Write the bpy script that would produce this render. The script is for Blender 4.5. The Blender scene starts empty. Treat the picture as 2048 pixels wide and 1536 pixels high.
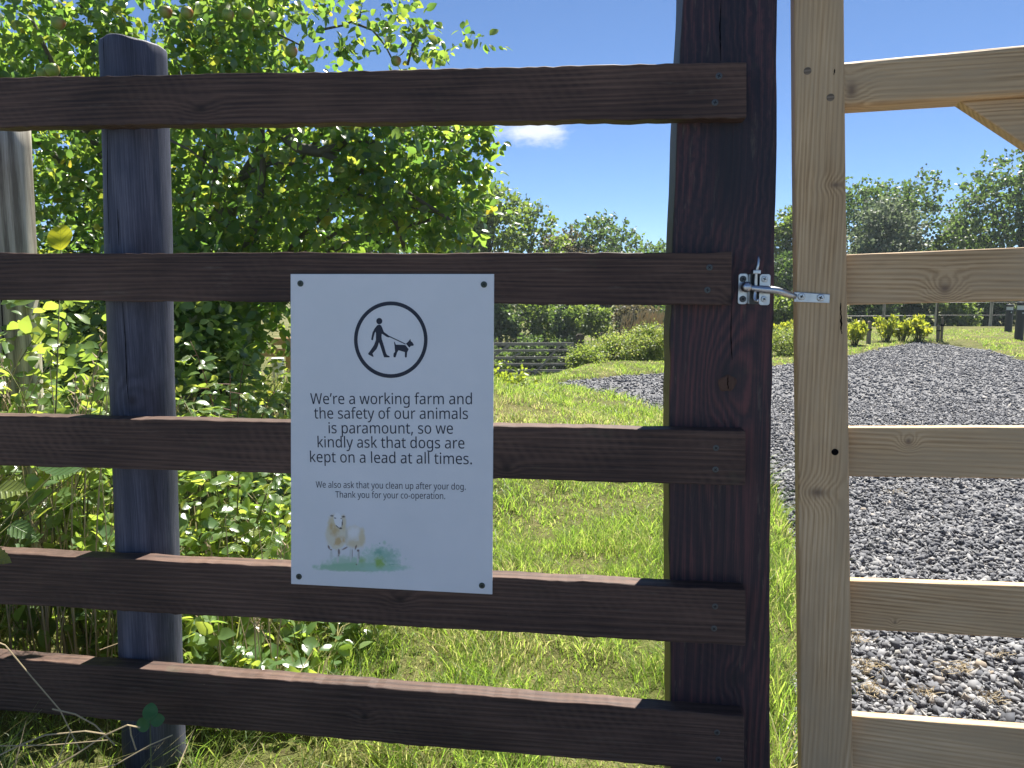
import bpy, math, random
import numpy as np
from mathutils import Vector, Matrix

random.seed(7)
rng = np.random.default_rng(11)
R = math.radians
scene = bpy.context.scene
COL = scene.collection

# ------------------------------------------------------------------ camera
CAM_H, FPX, PITCH = 1.15, 1540.0, R(7.0)
cam_data = bpy.data.cameras.new('camera')
cam_data.sensor_width = 36.0
cam_data.lens = 36.0 * FPX / 2048.0
cam_data.clip_start, cam_data.clip_end = 0.05, 2000.0
cam = bpy.data.objects.new('camera', cam_data)
COL.objects.link(cam)
cam.location = (0, 0, CAM_H)
cam.rotation_euler = (R(90) - PITCH, 0, 0)
scene.camera = cam

# ------------------------------------------------------------------ sky, sun, exposure
SUN_AZ, SUN_EL = R(25), R(60)          # azimuth to the right of straight ahead
world = bpy.data.worlds.new('World')
scene.world = world
world.use_nodes = True
wn, wl = world.node_tree.nodes, world.node_tree.links
wn.clear()
w_out = wn.new('ShaderNodeOutputWorld')
w_bg = wn.new('ShaderNodeBackground')
w_sky = wn.new('ShaderNodeTexSky')
w_sky.sky_type = 'NISHITA'
w_sky.sun_disc = False
w_sky.sun_elevation = SUN_EL
w_sky.sun_rotation = SUN_AZ
w_sky.altitude = 7000
w_sky.air_density = 1.5
w_sky.dust_density = 0.0
w_sky.ozone_density = 6.0
w_bg.inputs['Strength'].default_value = 0.052
# one small fair-weather cloud above the tree line
w_tc = wn.new('ShaderNodeTexCoord')
w_n = wn.new('ShaderNodeTexNoise')
w_n.inputs['Scale'].default_value = 14.0
w_n.inputs['Detail'].default_value = 6.0
w_n.inputs['Roughness'].default_value = 0.62
w_map = wn.new('ShaderNodeMapping')
w_map.inputs['Scale'].default_value = (1.0, 1.0, 2.2)
wl.new(w_tc.outputs['Generated'], w_map.inputs['Vector'])
wl.new(w_map.outputs['Vector'], w_n.inputs['Vector'])


def px_dir(px, py):
    x, y, z = (px - 1024) / FPX, 1.0, -(py - 768) / FPX
    c, s = math.cos(PITCH), math.sin(PITCH)
    return Vector((x, y * c + z * s, -y * s + z * c))


def cloud_mask(px, py, rx, rz):
    d = px_dir(px, py).normalized()
    sub = wn.new('ShaderNodeVectorMath'); sub.operation = 'SUBTRACT'
    sub.inputs[1].default_value = d
    wl.new(w_tc.outputs['Generated'], sub.inputs[0])
    mul = wn.new('ShaderNodeVectorMath'); mul.operation = 'MULTIPLY'
    mul.inputs[1].default_value = (1 / rx, 0.6, 1 / rz)
    wl.new(sub.outputs[0], mul.inputs[0])
    ln = wn.new('ShaderNodeVectorMath'); ln.operation = 'LENGTH'
    wl.new(mul.outputs[0], ln.inputs[0])
    return ln.outputs['Value']


m1 = cloud_mask(1045, 262, 0.060, 0.022)
m2 = cloud_mask(868, 268, 0.042, 0.020)
w_min = wn.new('ShaderNodeMath'); w_min.operation = 'MINIMUM'
wl.new(m1, w_min.inputs[0]); wl.new(m2, w_min.inputs[1])
w_m = wn.new('ShaderNodeMath'); w_m.operation = 'MULTIPLY_ADD'     # noise*1.6 - dist
w_m.inputs[1].default_value = 2.4
wl.new(w_n.outputs['Fac'], w_m.inputs[0])
w_neg = wn.new('ShaderNodeMath'); w_neg.operation = 'MULTIPLY'
w_neg.inputs[1].default_value = -1.0
wl.new(w_min.outputs[0], w_neg.inputs[0])
wl.new(w_neg.outputs[0], w_m.inputs[2])
w_r = wn.new('ShaderNodeMapRange')
w_r.interpolation_type = 'SMOOTHSTEP'
w_r.inputs['From Min'].default_value = 0.25
w_r.inputs['From Max'].default_value = 1.05
w_r.inputs['To Max'].default_value = 0.85
wl.new(w_m.outputs[0], w_r.inputs['Value'])
w_mix = wn.new('ShaderNodeMixRGB')
w_mix.inputs['Color2'].default_value = (7.2, 7.4, 7.7, 1)
wl.new(w_r.outputs[0], w_mix.inputs['Fac'])
wl.new(w_sky.outputs[0], w_mix.inputs['Color1'])
wl.new(w_mix.outputs[0], w_bg.inputs['Color'])
wl.new(w_bg.outputs[0], w_out.inputs['Surface'])

sun_data = bpy.data.lights.new('sun', 'SUN')
sun_data.energy = 5.0
sun_data.angle = R(0.53)
sun_data.color = (1.0, 0.95, 0.86)
sun = bpy.data.objects.new('sun', sun_data)
COL.objects.link(sun)
to_sun = Vector((math.sin(SUN_AZ) * math.cos(SUN_EL), math.cos(SUN_AZ) * math.cos(SUN_EL), math.sin(SUN_EL)))
sun.rotation_euler = to_sun.to_track_quat('Z', 'Y').to_euler()
sun.location = to_sun * 30

vs = scene.view_settings
vs.view_transform = 'Standard'
vs.look = 'None'
vs.exposure = 1.55
vs.gamma = 1.0
vs.use_curve_mapping = False
scene.cycles.max_bounces = 8
scene.cycles.transparent_max_bounces = 8
scene.cycles.use_denoising = True


# ------------------------------------------------------------------ geometry helpers
def px_ground(px, py, z=0.0):
    d = px_dir(px, py)
    t = (z - CAM_H) / d.z
    return Vector((d.x * t, d.y * t, z))


def px_at(px, py, y):
    """Point on the pixel's ray at forward distance y (taken from what the thing stands on)."""
    d = px_dir(px, py)
    t = y / d.y
    return Vector((d.x * t, y, CAM_H + d.z * t))


class Frame:
    """A vertical plane: x along it, y behind it, z up."""
    def __init__(self, px, depth, yaw):
        p = px_at(px, 579, depth)
        self.o = Vector((p.x, p.y, 0.0)); self.yaw = yaw
        self.e = Vector((math.cos(yaw), -math.sin(yaw), 0))
        self.b = Vector((math.sin(yaw), math.cos(yaw), 0))

    def at(self, px, py, y=0.0):
        d = px_dir(px, py); o = self.o + self.b * y - Vector((0, 0, CAM_H))
        t = o.dot(self.b) / d.dot(self.b)
        p = d * t + Vector((0, 0, CAM_H)) - self.o
        return Vector((p.dot(self.e), y, p.z))


def tag(o, label=None, cat=None, group=None, kind=None):
    if label: o['label'] = label
    if cat: o['category'] = cat
    if group: o['group'] = group
    if kind: o['kind'] = kind
    return o


def empty(name, loc=(0, 0, 0), rz=0.0, label=None, cat=None, group=None):
    o = bpy.data.objects.new(name, None)
    o.empty_display_size = 0.1
    COL.objects.link(o)
    o.location = loc; o.rotation_euler = (0, 0, rz)
    return tag(o, label, cat, group)


def link_mesh(name, me, mat=None, parent=None):
    o = bpy.data.objects.new(name, me)
    COL.objects.link(o)
    if mat is not None and len(me.materials) == 0:
        me.materials.append(mat)
    if parent is not None:
        o.parent = parent
    return o


class MB:
    def __init__(self): self.v, self.f, self.m = [], [], []

    def add(self, vs_, fs_, mi=0):
        k = len(self.v)
        self.v += [tuple(p) for p in vs_]
        self.f += [tuple(i + k for i in f) for f in fs_]
        self.m += [mi] * len(fs_)

    def box(self, lo, hi, mi=0):
        x0, y0, z0 = lo; x1, y1, z1 = hi
        self.add([(x0, y0, z0), (x1, y0, z0), (x1, y1, z0), (x0, y1, z0), (x0, y0, z1), (x1, y0, z1), (x1, y1, z1), (x0, y1, z1)],
                 [(0, 3, 2, 1), (4, 5, 6, 7), (0, 1, 5, 4), (1, 2, 6, 5), (2, 3, 7, 6), (3, 0, 4, 7)], mi)

    def beam(self, rows, t, mi=0):
        """rows: list of (a, b) front-edge pairs (lower/left, upper/right) in order along the beam; t: thickness towards +y."""
        n = len(rows); vs_ = []
        for a, b in rows:
            vs_ += [a, b, (b[0], b[1] + t, b[2]), (a[0], a[1] + t, a[2])]
        fs_ = []
        for i in range(n - 1):
            for j in range(4):
                k = (j + 1) % 4
                fs_.append((i * 4 + j, (i + 1) * 4 + j, (i + 1) * 4 + k, i * 4 + k))
        fs_ += [(0, 1, 2, 3), tuple(reversed(range((n - 1) * 4, n * 4)))]
        self.add(vs_, fs_, mi)

    def tube(self, pts, rad, n=8, mi=0, caps=True):
        pts = [Vector(p) for p in pts]
        if not hasattr(rad, '__len__'): rad = [rad] * len(pts)
        vs_, fs_ = [], []
        ref = Vector((0.31, 0.17, 0.93))
        for i, p in enumerate(pts):
            d = (pts[min(i + 1, len(pts) - 1)] - pts[max(i - 1, 0)]).normalized()
            if abs(d.dot(ref)) > 0.96: ref = Vector((0.9, 0.3, 0.1))
            u = d.cross(ref).normalized(); w = d.cross(u).normalized()
            for k in range(n):
                a = 2 * math.pi * k / n
                vs_.append(p + (u * math.cos(a) + w * math.sin(a)) * rad[i])
        for i in range(len(pts) - 1):
            for k in range(n):
                k2 = (k + 1) % n
                fs_.append((i * n + k, i * n + k2, (i + 1) * n + k2, (i + 1) * n + k))
        if caps:
            fs_ += [tuple(reversed(range(n))), tuple(range((len(pts) - 1) * n, len(pts) * n))]
        self.add(vs_, fs_, mi)

    def lathe(self, prof, n=16, axis='z', mi=0, at=(0, 0, 0)):
        """prof: (radius, height) pairs."""
        vs_, fs_ = [], []
        for r, h in prof:
            for k in range(n):
                a = 2 * math.pi * k / n
                c, s = r * math.cos(a), r * math.sin(a)
                p = (c, s, h) if axis == 'z' else (c, -h, s)      # axis 'y': height towards the viewer of a front plane
                vs_.append((p[0] + at[0], p[1] + at[1], p[2] + at[2]))
        for i in range(len(prof) - 1):
            for k in range(n):
                k2 = (k + 1) % n
                fs_.append((i * n + k, i * n + k2, (i + 1) * n + k2, (i + 1) * n + k))
        fs_ += [tuple(reversed(range(n))), tuple(range((len(prof) - 1) * n, len(prof) * n))]
        self.add(vs_, fs_, mi)

    def prism(self, poly, y0, y1, mi=0):
        n = len(poly)
        self.add([(x, y0, z) for x, z in poly] + [(x, y1, z) for x, z in poly],
                 [tuple(range(n)), tuple(reversed(range(n, 2 * n)))] + [(i, i + n, (i + 1) % n + n, (i + 1) % n) for i in range(n)], mi)

    def mesh(self, name, mats=None, smooth=False):
        me = bpy.data.meshes.new(name)
        me.from_pydata(self.v, [], self.f)
        for m in (mats or []): me.materials.append(m)
        if any(self.m): me.polygons.foreach_set('material_index', self.m)
        import bmesh
        bm = bmesh.new(); bm.from_mesh(me)
        bmesh.ops.recalc_face_normals(bm, faces=bm.faces[:])
        bm.to_mesh(me); bm.free()
        if smooth: me.polygons.foreach_set('use_smooth', [True] * len(me.polygons))
        me.update()
        return me

    def build(self, name, mat, parent=None, smooth=False, bevel=0.0, seg=2):
        mats = mat if isinstance(mat, (list, tuple)) else [mat]
        o = link_mesh(name, self.mesh(name, mats, smooth), None, parent)
        if bevel:
            b = o.modifiers.new('bevel', 'BEVEL'); b.width = bevel; b.segments = seg; b.limit_method = 'ANGLE'; b.angle_limit = R(40)
        return o


def np_mesh(name, verts, loops, sizes, tint=None, smooth=False):
    me = bpy.data.meshes.new(name)
    me.vertices.add(len(verts)); me.vertices.foreach_set('co', np.ascontiguousarray(verts, dtype=np.float32).ravel())
    me.loops.add(len(loops)); me.loops.foreach_set('vertex_index', np.ascontiguousarray(loops, dtype=np.int32))
    me.polygons.add(len(sizes))
    st = np.concatenate([[0], np.cumsum(sizes)[:-1]]).astype(np.int32)
    me.polygons.foreach_set('loop_start', st)
    if smooth: me.polygons.foreach_set('use_smooth', np.ones(len(sizes), dtype=bool))
    if tint is not None:
        at = me.attributes.new('tint', 'FLOAT', 'POINT'); at.data.foreach_set('value', np.ascontiguousarray(tint, dtype=np.float32))
    me.update(calc_edges=True)
    return me


def stamp(name, tv, tf, M, pos, tint=None, smooth=False):
    """Copies of a small template (tv, tf) with per-copy 3x3 matrices M and positions pos, joined."""
    N, nv = len(pos), len(tv)
    v = np.einsum('nij,vj->nvi', M, np.asarray(tv, float)) + pos[:, None, :]
    lp = np.concatenate([np.asarray(f) for f in tf]); sz = np.array([len(f) for f in tf])
    loops = (lp[None, :] + (np.arange(N) * nv)[:, None]).ravel()
    return np_mesh(name, v.reshape(-1, 3), loops, np.tile(sz, N), None if tint is None else np.repeat(tint, nv), smooth)


def frames(tip, nrm, size, width=None):
    """Matrices whose columns are side, tip and face normal."""
    t = tip / np.linalg.norm(tip, axis=1, keepdims=True)
    s = np.cross(t, nrm); s /= np.linalg.norm(s, axis=1, keepdims=True) + 1e-9
    n = np.cross(s, t)
    w = size if width is None else width
    return np.stack([s * w[:, None], t * size[:, None], n * size[:, None]], axis=2)


def unit(n):
    v = rng.normal(size=(n, 3))
    return v / np.linalg.norm(v, axis=1, keepdims=True)


LEAF4 = ([(0, 0, 0), (-.34, .45, .1), (0, 1, -.06), (.34, .45, .1), (0, .5, 0)], [(0, 4, 2, 1), (0, 3, 2, 4)])
LEAF8 = ([(0, 0, 0), (-.30, .26, .09), (0, .28, 0), (.30, .26, .09), (-.33, .56, .07), (0, .58, -.02), (.33, .56, .07), (-.17, .84, -.02), (0, .84, -.06), (.17, .84, -.02), (0, 1.02, -.13)],
         [(0, 2, 1), (0, 3, 2), (1, 2, 5, 4), (2, 3, 6, 5), (4, 5, 8, 7), (5, 6, 9, 8), (7, 8, 10), (8, 9, 10)])


def sstep(a, b, x):
    t = np.clip((x - a) / (b - a), 0, 1)
    return t * t * (3 - 2 * t)


def vnoise(x, y, seed=0):
    """Smooth value noise in numpy."""
    xi, yi = np.floor(x).astype(int), np.floor(y).astype(int)
    fx, fy = x - xi, y - yi
    fx, fy = fx * fx * (3 - 2 * fx), fy * fy * (3 - 2 * fy)

    def h(i, j):
        n = (i * 374761393 + j * 668265263 + seed * 1442695041) & 0x7fffffff
        n = ((n ^ (n >> 13)) * 1274126177) & 0x7fffffff
        return ((n ^ (n >> 16)) & 0xffff) / 65535.0
    return (h(xi, yi) * (1 - fx) + h(xi + 1, yi) * fx) * (1 - fy) + (h(xi, yi + 1) * (1 - fx) + h(xi + 1, yi + 1) * fx) * fy


# ------------------------------------------------------------------ materials
def new_mat(name):
    m = bpy.data.materials.new(name); m.use_nodes = True
    nt = m.node_tree; nt.nodes.clear()
    out = nt.nodes.new('ShaderNodeOutputMaterial')
    return m, nt, out


class NT:
    """Tiny shader-graph helper."""
    def __init__(self, nt): self.nt = nt

    def n(self, t, **kw):
        nd = self.nt.nodes.new(t)
        for k, v in kw.items(): setattr(nd, k, v)
        return nd

    def put(self, sock, val):
        if isinstance(val, bpy.types.NodeSocket): self.nt.links.new(val, sock)
        else: sock.default_value = val

    def math(self, op, a, b=0.0, c=None, clamp=False):
        nd = self.n('ShaderNodeMath', operation=op); nd.use_clamp = clamp
        self.put(nd.inputs[0], a)
        if b is not None: self.put(nd.inputs[1], b)
        if c is not None: self.put(nd.inputs[2], c)
        return nd.outputs[0]

    def comb(self, x, y, z):
        nd = self.n('ShaderNodeCombineXYZ')
        for s, v in zip(nd.inputs, (x, y, z)): self.put(s, v)
        return nd.outputs[0]

    def noise(self, vec, scale, detail=3.0, rough=0.55):
        nd = self.n('ShaderNodeTexNoise')
        self.put(nd.inputs['Vector'], vec)
        nd.inputs['Scale'].default_value = scale; nd.inputs['Detail'].default_value = detail; nd.inputs['Roughness'].default_value = rough
        return nd.outputs['Fac']

    def ramp(self, fac, stops, interp='LINEAR'):
        nd = self.n('ShaderNodeValToRGB'); nd.color_ramp.interpolation = interp
        el = nd.color_ramp.elements
        while len(el) > len(stops): el.remove(el[-1])
        while len(el) < len(stops): el.new(0.5)
        for e, (p, c) in zip(el, stops):
            e.position = p; e.color = (*c, 1) if len(c) == 3 else c
        self.put(nd.inputs[0], fac)
        return nd.outputs[0]

    def mix(self, fac, a, b, mode='MIX'):
        nd = self.n('ShaderNodeMixRGB', blend_type=mode)
        self.put(nd.inputs[0], fac)
        self.put(nd.inputs[1], a if not isinstance(a, tuple) else (*a, 1)); self.put(nd.inputs[2], b if not isinstance(b, tuple) else (*b, 1))
        return nd.outputs[0]

    def bump(self, h, strength, dist):
        nd = self.n('ShaderNodeBump'); nd.inputs['Strength'].default_value = strength; nd.inputs['Distance'].default_value = dist
        self.put(nd.inputs['Height'], h)
        return nd.outputs[0]

    def principled(self, col, rough=0.5, metal=0.0, spec=0.5, normal=None):
        b = self.n('ShaderNodeBsdfPrincipled')
        self.put(b.inputs['Base Color'], col if not isinstance(col, tuple) else (*col, 1))
        self.put(b.inputs['Roughness'], rough); b.inputs['Metallic'].default_value = metal
        b.inputs['Specular IOR Level'].default_value = spec
        if normal is not None: self.put(b.inputs['Normal'], normal)
        return b


def wood(name, dark, mid, light, axis='x', knots=(), ring=150, seed=0.0, rough=0.6, bump=0.5, spec=0.35, blotch=None, core=(.02, .012, .008), contrast=1.0, wobble=16.0, coret=2.2, saw=0.0):
    m, nt, out = new_mat(name); g = NT(nt)
    tc = g.n('ShaderNodeTexCoord'); sp = g.n('ShaderNodeSeparateXYZ')
    nt.links.new(tc.outputs['Object'], sp.inputs[0])
    X, Y, Z = sp.outputs
    a, c = (X, Z) if axis == 'x' else (Z, X)
    a_s = g.math('ADD', a, seed)
    wav = g.noise(g.comb(g.math('MULTIPLY', a_s, .55), g.math('MULTIPLY', c, 7.0), g.math('MULTIPLY', Y, 7.0)), 1.0, 3, .5)
    wav2 = g.noise(g.comb(g.math('MULTIPLY', a_s, 3.0), g.math('MULTIPLY', c, 30.0), g.math('MULTIPLY', Y, 20.0)), 1.0, 2, .5)
    v = g.math('MULTIPLY', c, float(ring))
    v = g.math('MULTIPLY_ADD', Y, ring * 0.5, v)
    kscale = max(1.0, ring / 230.0)
    v = g.math('MULTIPLY_ADD', wav, wobble * kscale, v)
    v = g.math('MULTIPLY_ADD', wav2, 3.2 * kscale, v)
    kc = None
    kn = g.noise(tc.outputs['Object'], 38.0, 3, .6) if knots else None
    for (ka, kcx, ra, rc, amp) in knots:
        da = g.math('MULTIPLY', g.math('SUBTRACT', a, ka), 1.0 / ra)
        dc = g.math('MULTIPLY', g.math('SUBTRACT', c, kcx), 1.0 / rc)
        r2 = g.math('ADD', g.math('MULTIPLY', da, da), g.math('MULTIPLY', dc, dc))
        r2 = g.math('MULTIPLY', r2, g.math('MULTIPLY_ADD', kn, 1.1, .45))
        wide = g.math('POWER', 2.718, g.math('MULTIPLY', r2, -0.28))
        v = g.math('MULTIPLY_ADD', wide, amp * kscale, v)
        tight = g.math('POWER', 2.718, g.math('MULTIPLY', r2, -coret))
        kc = tight if kc is None else g.math('MAXIMUM', kc, tight)
    band = g.math('MULTIPLY_ADD', g.math('SINE', v), 0.5, 0.5)
    fine = g.noise(g.comb(g.math('MULTIPLY', a_s, 6.0), g.math('MULTIPLY', c, 420.0), g.math('MULTIPLY', Y, 420.0)), 1.0, 4, .65)
    big = g.noise(g.comb(g.math('MULTIPLY', a_s, 3.0), g.math('MULTIPLY', c, 6.0), g.math('MULTIPLY', Y, 6.0)), 1.0, 5, .6)
    fac = g.math('MULTIPLY_ADD', g.math('SUBTRACT', band, .5), .62 * contrast, .5)
    fac = g.math('MULTIPLY_ADD', g.math('SUBTRACT', fine, .5), 1.25, fac)
    fac = g.math('MULTIPLY_ADD', g.math('SUBTRACT', big, .5), 1.1, fac)
    col = g.ramp(fac, [(0.12, dark), (0.5, mid), (0.9, light)])
    if blotch is not None:
        bl = g.noise(g.comb(g.math('MULTIPLY', a_s, 2.2), g.math('MULTIPLY', c, 12.0), g.math('MULTIPLY', Y, 12.0)), 1.0, 4, .65)
        col = g.mix(g.ramp(bl, [(.42, (0, 0, 0)), (.66, (1, 1, 1))]), col, blotch)
    if saw:
        sw = g.math('MULTIPLY_ADD', g.math('SINE', g.math('MULTIPLY', g.math('MULTIPLY_ADD', wav2, .03, g.math('ADD', a, g.math('MULTIPLY', c, .55))), 300.0)), .5, .5)
        swn = g.noise(g.comb(g.math('MULTIPLY', a_s, 4.0), g.math('MULTIPLY', c, 8.0), Y), 1.0, 3, .6)
        swf = g.math('MULTIPLY', g.math('MULTIPLY', sw, saw), g.ramp(swn, [(.45, (0, 0, 0)), (.62, (1, 1, 1))]))
        col = g.mix(swf, col, light)
        sc = g.noise(g.comb(g.math('MULTIPLY', a_s, 9.0), g.math('MULTIPLY', c, 60.0), g.math('MULTIPLY', Y, 40.0)), 1.0, 5, .7)
        col = g.mix(g.ramp(sc, [(.60, (0, 0, 0)), (.74, (.75, .75, .75))]), col, (.13, .10, .075))
        al = g.noise(tc.outputs['Object'], 11.0, 5, .7)
        col = g.mix(g.ramp(al, [(.60, (0, 0, 0)), (.80, (.5, .5, .5))]), col, (.06, .07, .035))
    if kc is not None:
        col = g.mix(g.math('MULTIPLY', kc, .92, clamp=True), col, core)
    hgt = g.math('MULTIPLY_ADD', fine, .8, g.math('MULTIPLY', band, .5))
    hgt = g.math('MULTIPLY_ADD', big, .6, hgt)
    b = g.principled(col, g.math('MULTIPLY_ADD', fine, .25, rough - .12), 0, spec, g.bump(hgt, bump, .0016))
    nt.links.new(b.outputs[0], out.inputs[0])
    return m


def leafy(name, dcol, tcol, rough=.42, trans=.42, attr=True, spec=.5, vein=None):
    """Leaf: diffuse/gloss outside plus light let through; stops run over the tint."""
    m, nt, out = new_mat(name); g = NT(nt)
    if attr:
        an = g.n('ShaderNodeAttribute'); an.attribute_name = 'tint'; t = an.outputs['Fac']
    else:
        oi = g.n('ShaderNodeObjectInfo'); t = oi.outputs['Random']
    n_ = len(dcol) - 1
    dc = g.ramp(t, [(i / max(n_, 1), c) for i, c in enumerate(dcol)])
    tcl = g.ramp(t, [(i / max(n_, 1), c) for i, c in enumerate(tcol)])
    nrm = None
    if vein is not None:
        tc = g.n('ShaderNodeTexCoord'); sp = g.n('ShaderNodeSeparateXYZ')
        nt.links.new(tc.outputs['Object'], sp.inputs[0])
        ax = g.math('ABSOLUTE', sp.outputs[0])
        w = g.math('SINE', g.math('MULTIPLY', g.math('SUBTRACT', sp.outputs[1], g.math('MULTIPLY', ax, .8)), vein))
        line = g.math('POWER', g.math('MULTIPLY_ADD', w, .5, .5), 6.0)
        mid_ = g.math('LESS_THAN', ax, .012)
        line = g.math('MAXIMUM', line, mid_)
        dc = g.mix(g.math('MULTIPLY', line, .3), dc, (.22, .30, .10))
        tcl = g.mix(g.math('MULTIPLY', line, .35), tcl, (.10, .16, .02))
        nrm = g.bump(line, .5, .02)
    b = g.principled(dc, rough, 0, spec, nrm)
    tr = g.n('ShaderNodeBsdfTranslucent'); nt.links.new(tcl, tr.inputs[0])
    mx = g.n('ShaderNodeMixShader'); mx.inputs[0].default_value = trans
    nt.links.new(b.outputs[0], mx.inputs[1]); nt.links.new(tr.outputs[0], mx.inputs[2])
    nt.links.new(mx.outputs[0], out.inputs[0])
    return m


def plain(name, col, rough=.5, metal=0., spec=.5, nscale=40., amt=.25, bump=.0, bdist=.002):
    m, nt, out = new_mat(name); g = NT(nt)
    tc = g.n('ShaderNodeTexCoord')
    nz = g.noise(tc.outputs['Object'], nscale, 4, .6)
    c = g.mix(g.math('MULTIPLY', nz, amt), col, tuple(x * .35 for x in col))
    b = g.principled(c, g.math('MULTIPLY_ADD', nz, .2, rough - .1), metal, spec, g.bump(nz, bump, bdist) if bump else None)
    nt.links.new(b.outputs[0], out.inputs[0])
    return m


M_ZINC = plain('zinc_plated_steel', (.62, .64, .66), .32, 1.0, .5, 120, .45, .2, .0006)
M_ZINC_DARK = plain('tarnished_screw_steel', (.12, .13, .13), .45, .9, .5, 200, .4)
M_SLOT = plain('screw_slot', (.012, .013, .015), .8)
M_SCREW_GREEN = plain('green_coated_screw', (.07, .09, .075), .4, .6, .5, 300, .4)
M_WEATHERED = wood('weathered_grey_timber', (.16, .14, .11), (.34, .31, .25), (.52, .48, .40), 'z', ring=170, seed=3.3, rough=.75)
M_BARK = plain('apple_bark', (.13, .12, .10), .85, 0, .3, 30, .6, .8, .01)
M_BARK_DARK = plain('far_tree_bark', (.07, .06, .045), .9, 0, .2, 6, .5)

LAWN = leafy('lawn_blade', [(.065, .12, .025), (.105, .17, .035), (.16, .22, .055), (.38, .32, .17)], [(.25, .44, .05), (.38, .56, .07), (.52, .64, .11), (.64, .55, .28)], .45, .52)
APPLE_LEAF = leafy('apple_leaf', [(.065, .115, .05), (.08, .135, .052), (.105, .155, .055), (.17, .16, .035)], [(.15, .32, .05), (.25, .44, .06), (.42, .58, .07), (.68, .58, .06)], .26, .50, spec=.9)
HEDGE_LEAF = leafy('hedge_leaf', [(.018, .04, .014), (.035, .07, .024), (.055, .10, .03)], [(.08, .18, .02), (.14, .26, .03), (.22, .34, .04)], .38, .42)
BRAMBLE_LEAF = leafy('bramble_leaf', [(.08, .15, .06), (.10, .18, .07), (.14, .21, .075), (.19, .23, .06)], [(.26, .42, .05), (.36, .52, .06), (.50, .60, .06), (.66, .62, .06)], .30, .46, attr=False, vein=42.0, spec=.8)
COVER_LEAF = leafy('bramble_cover_leaf', [(.08, .15, .06), (.11, .19, .07), (.16, .23, .085)], [(.32, .50, .07), (.46, .60, .08), (.62, .68, .10)], .30, .48, spec=.8)
TALL_GRASS = leafy('tall_grass_blade', [(.05, .10, .03), (.09, .14, .04), (.20, .19, .08), (.46, .38, .24)], [(.22, .36, .05), (.34, .44, .08), (.46, .42, .16), (.56, .48, .28)], .45, .42)
STRAW = plain('dry_straw', (.50, .40, .24), .7, 0, .3, 60, .5)
CLOVER_MAT = leafy('clover_leaflet', [(.035, .14, .035), (.045, .16, .04)], [(.07, .2, .04), (.08, .22, .04)], .45, .3, attr=False)
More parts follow.
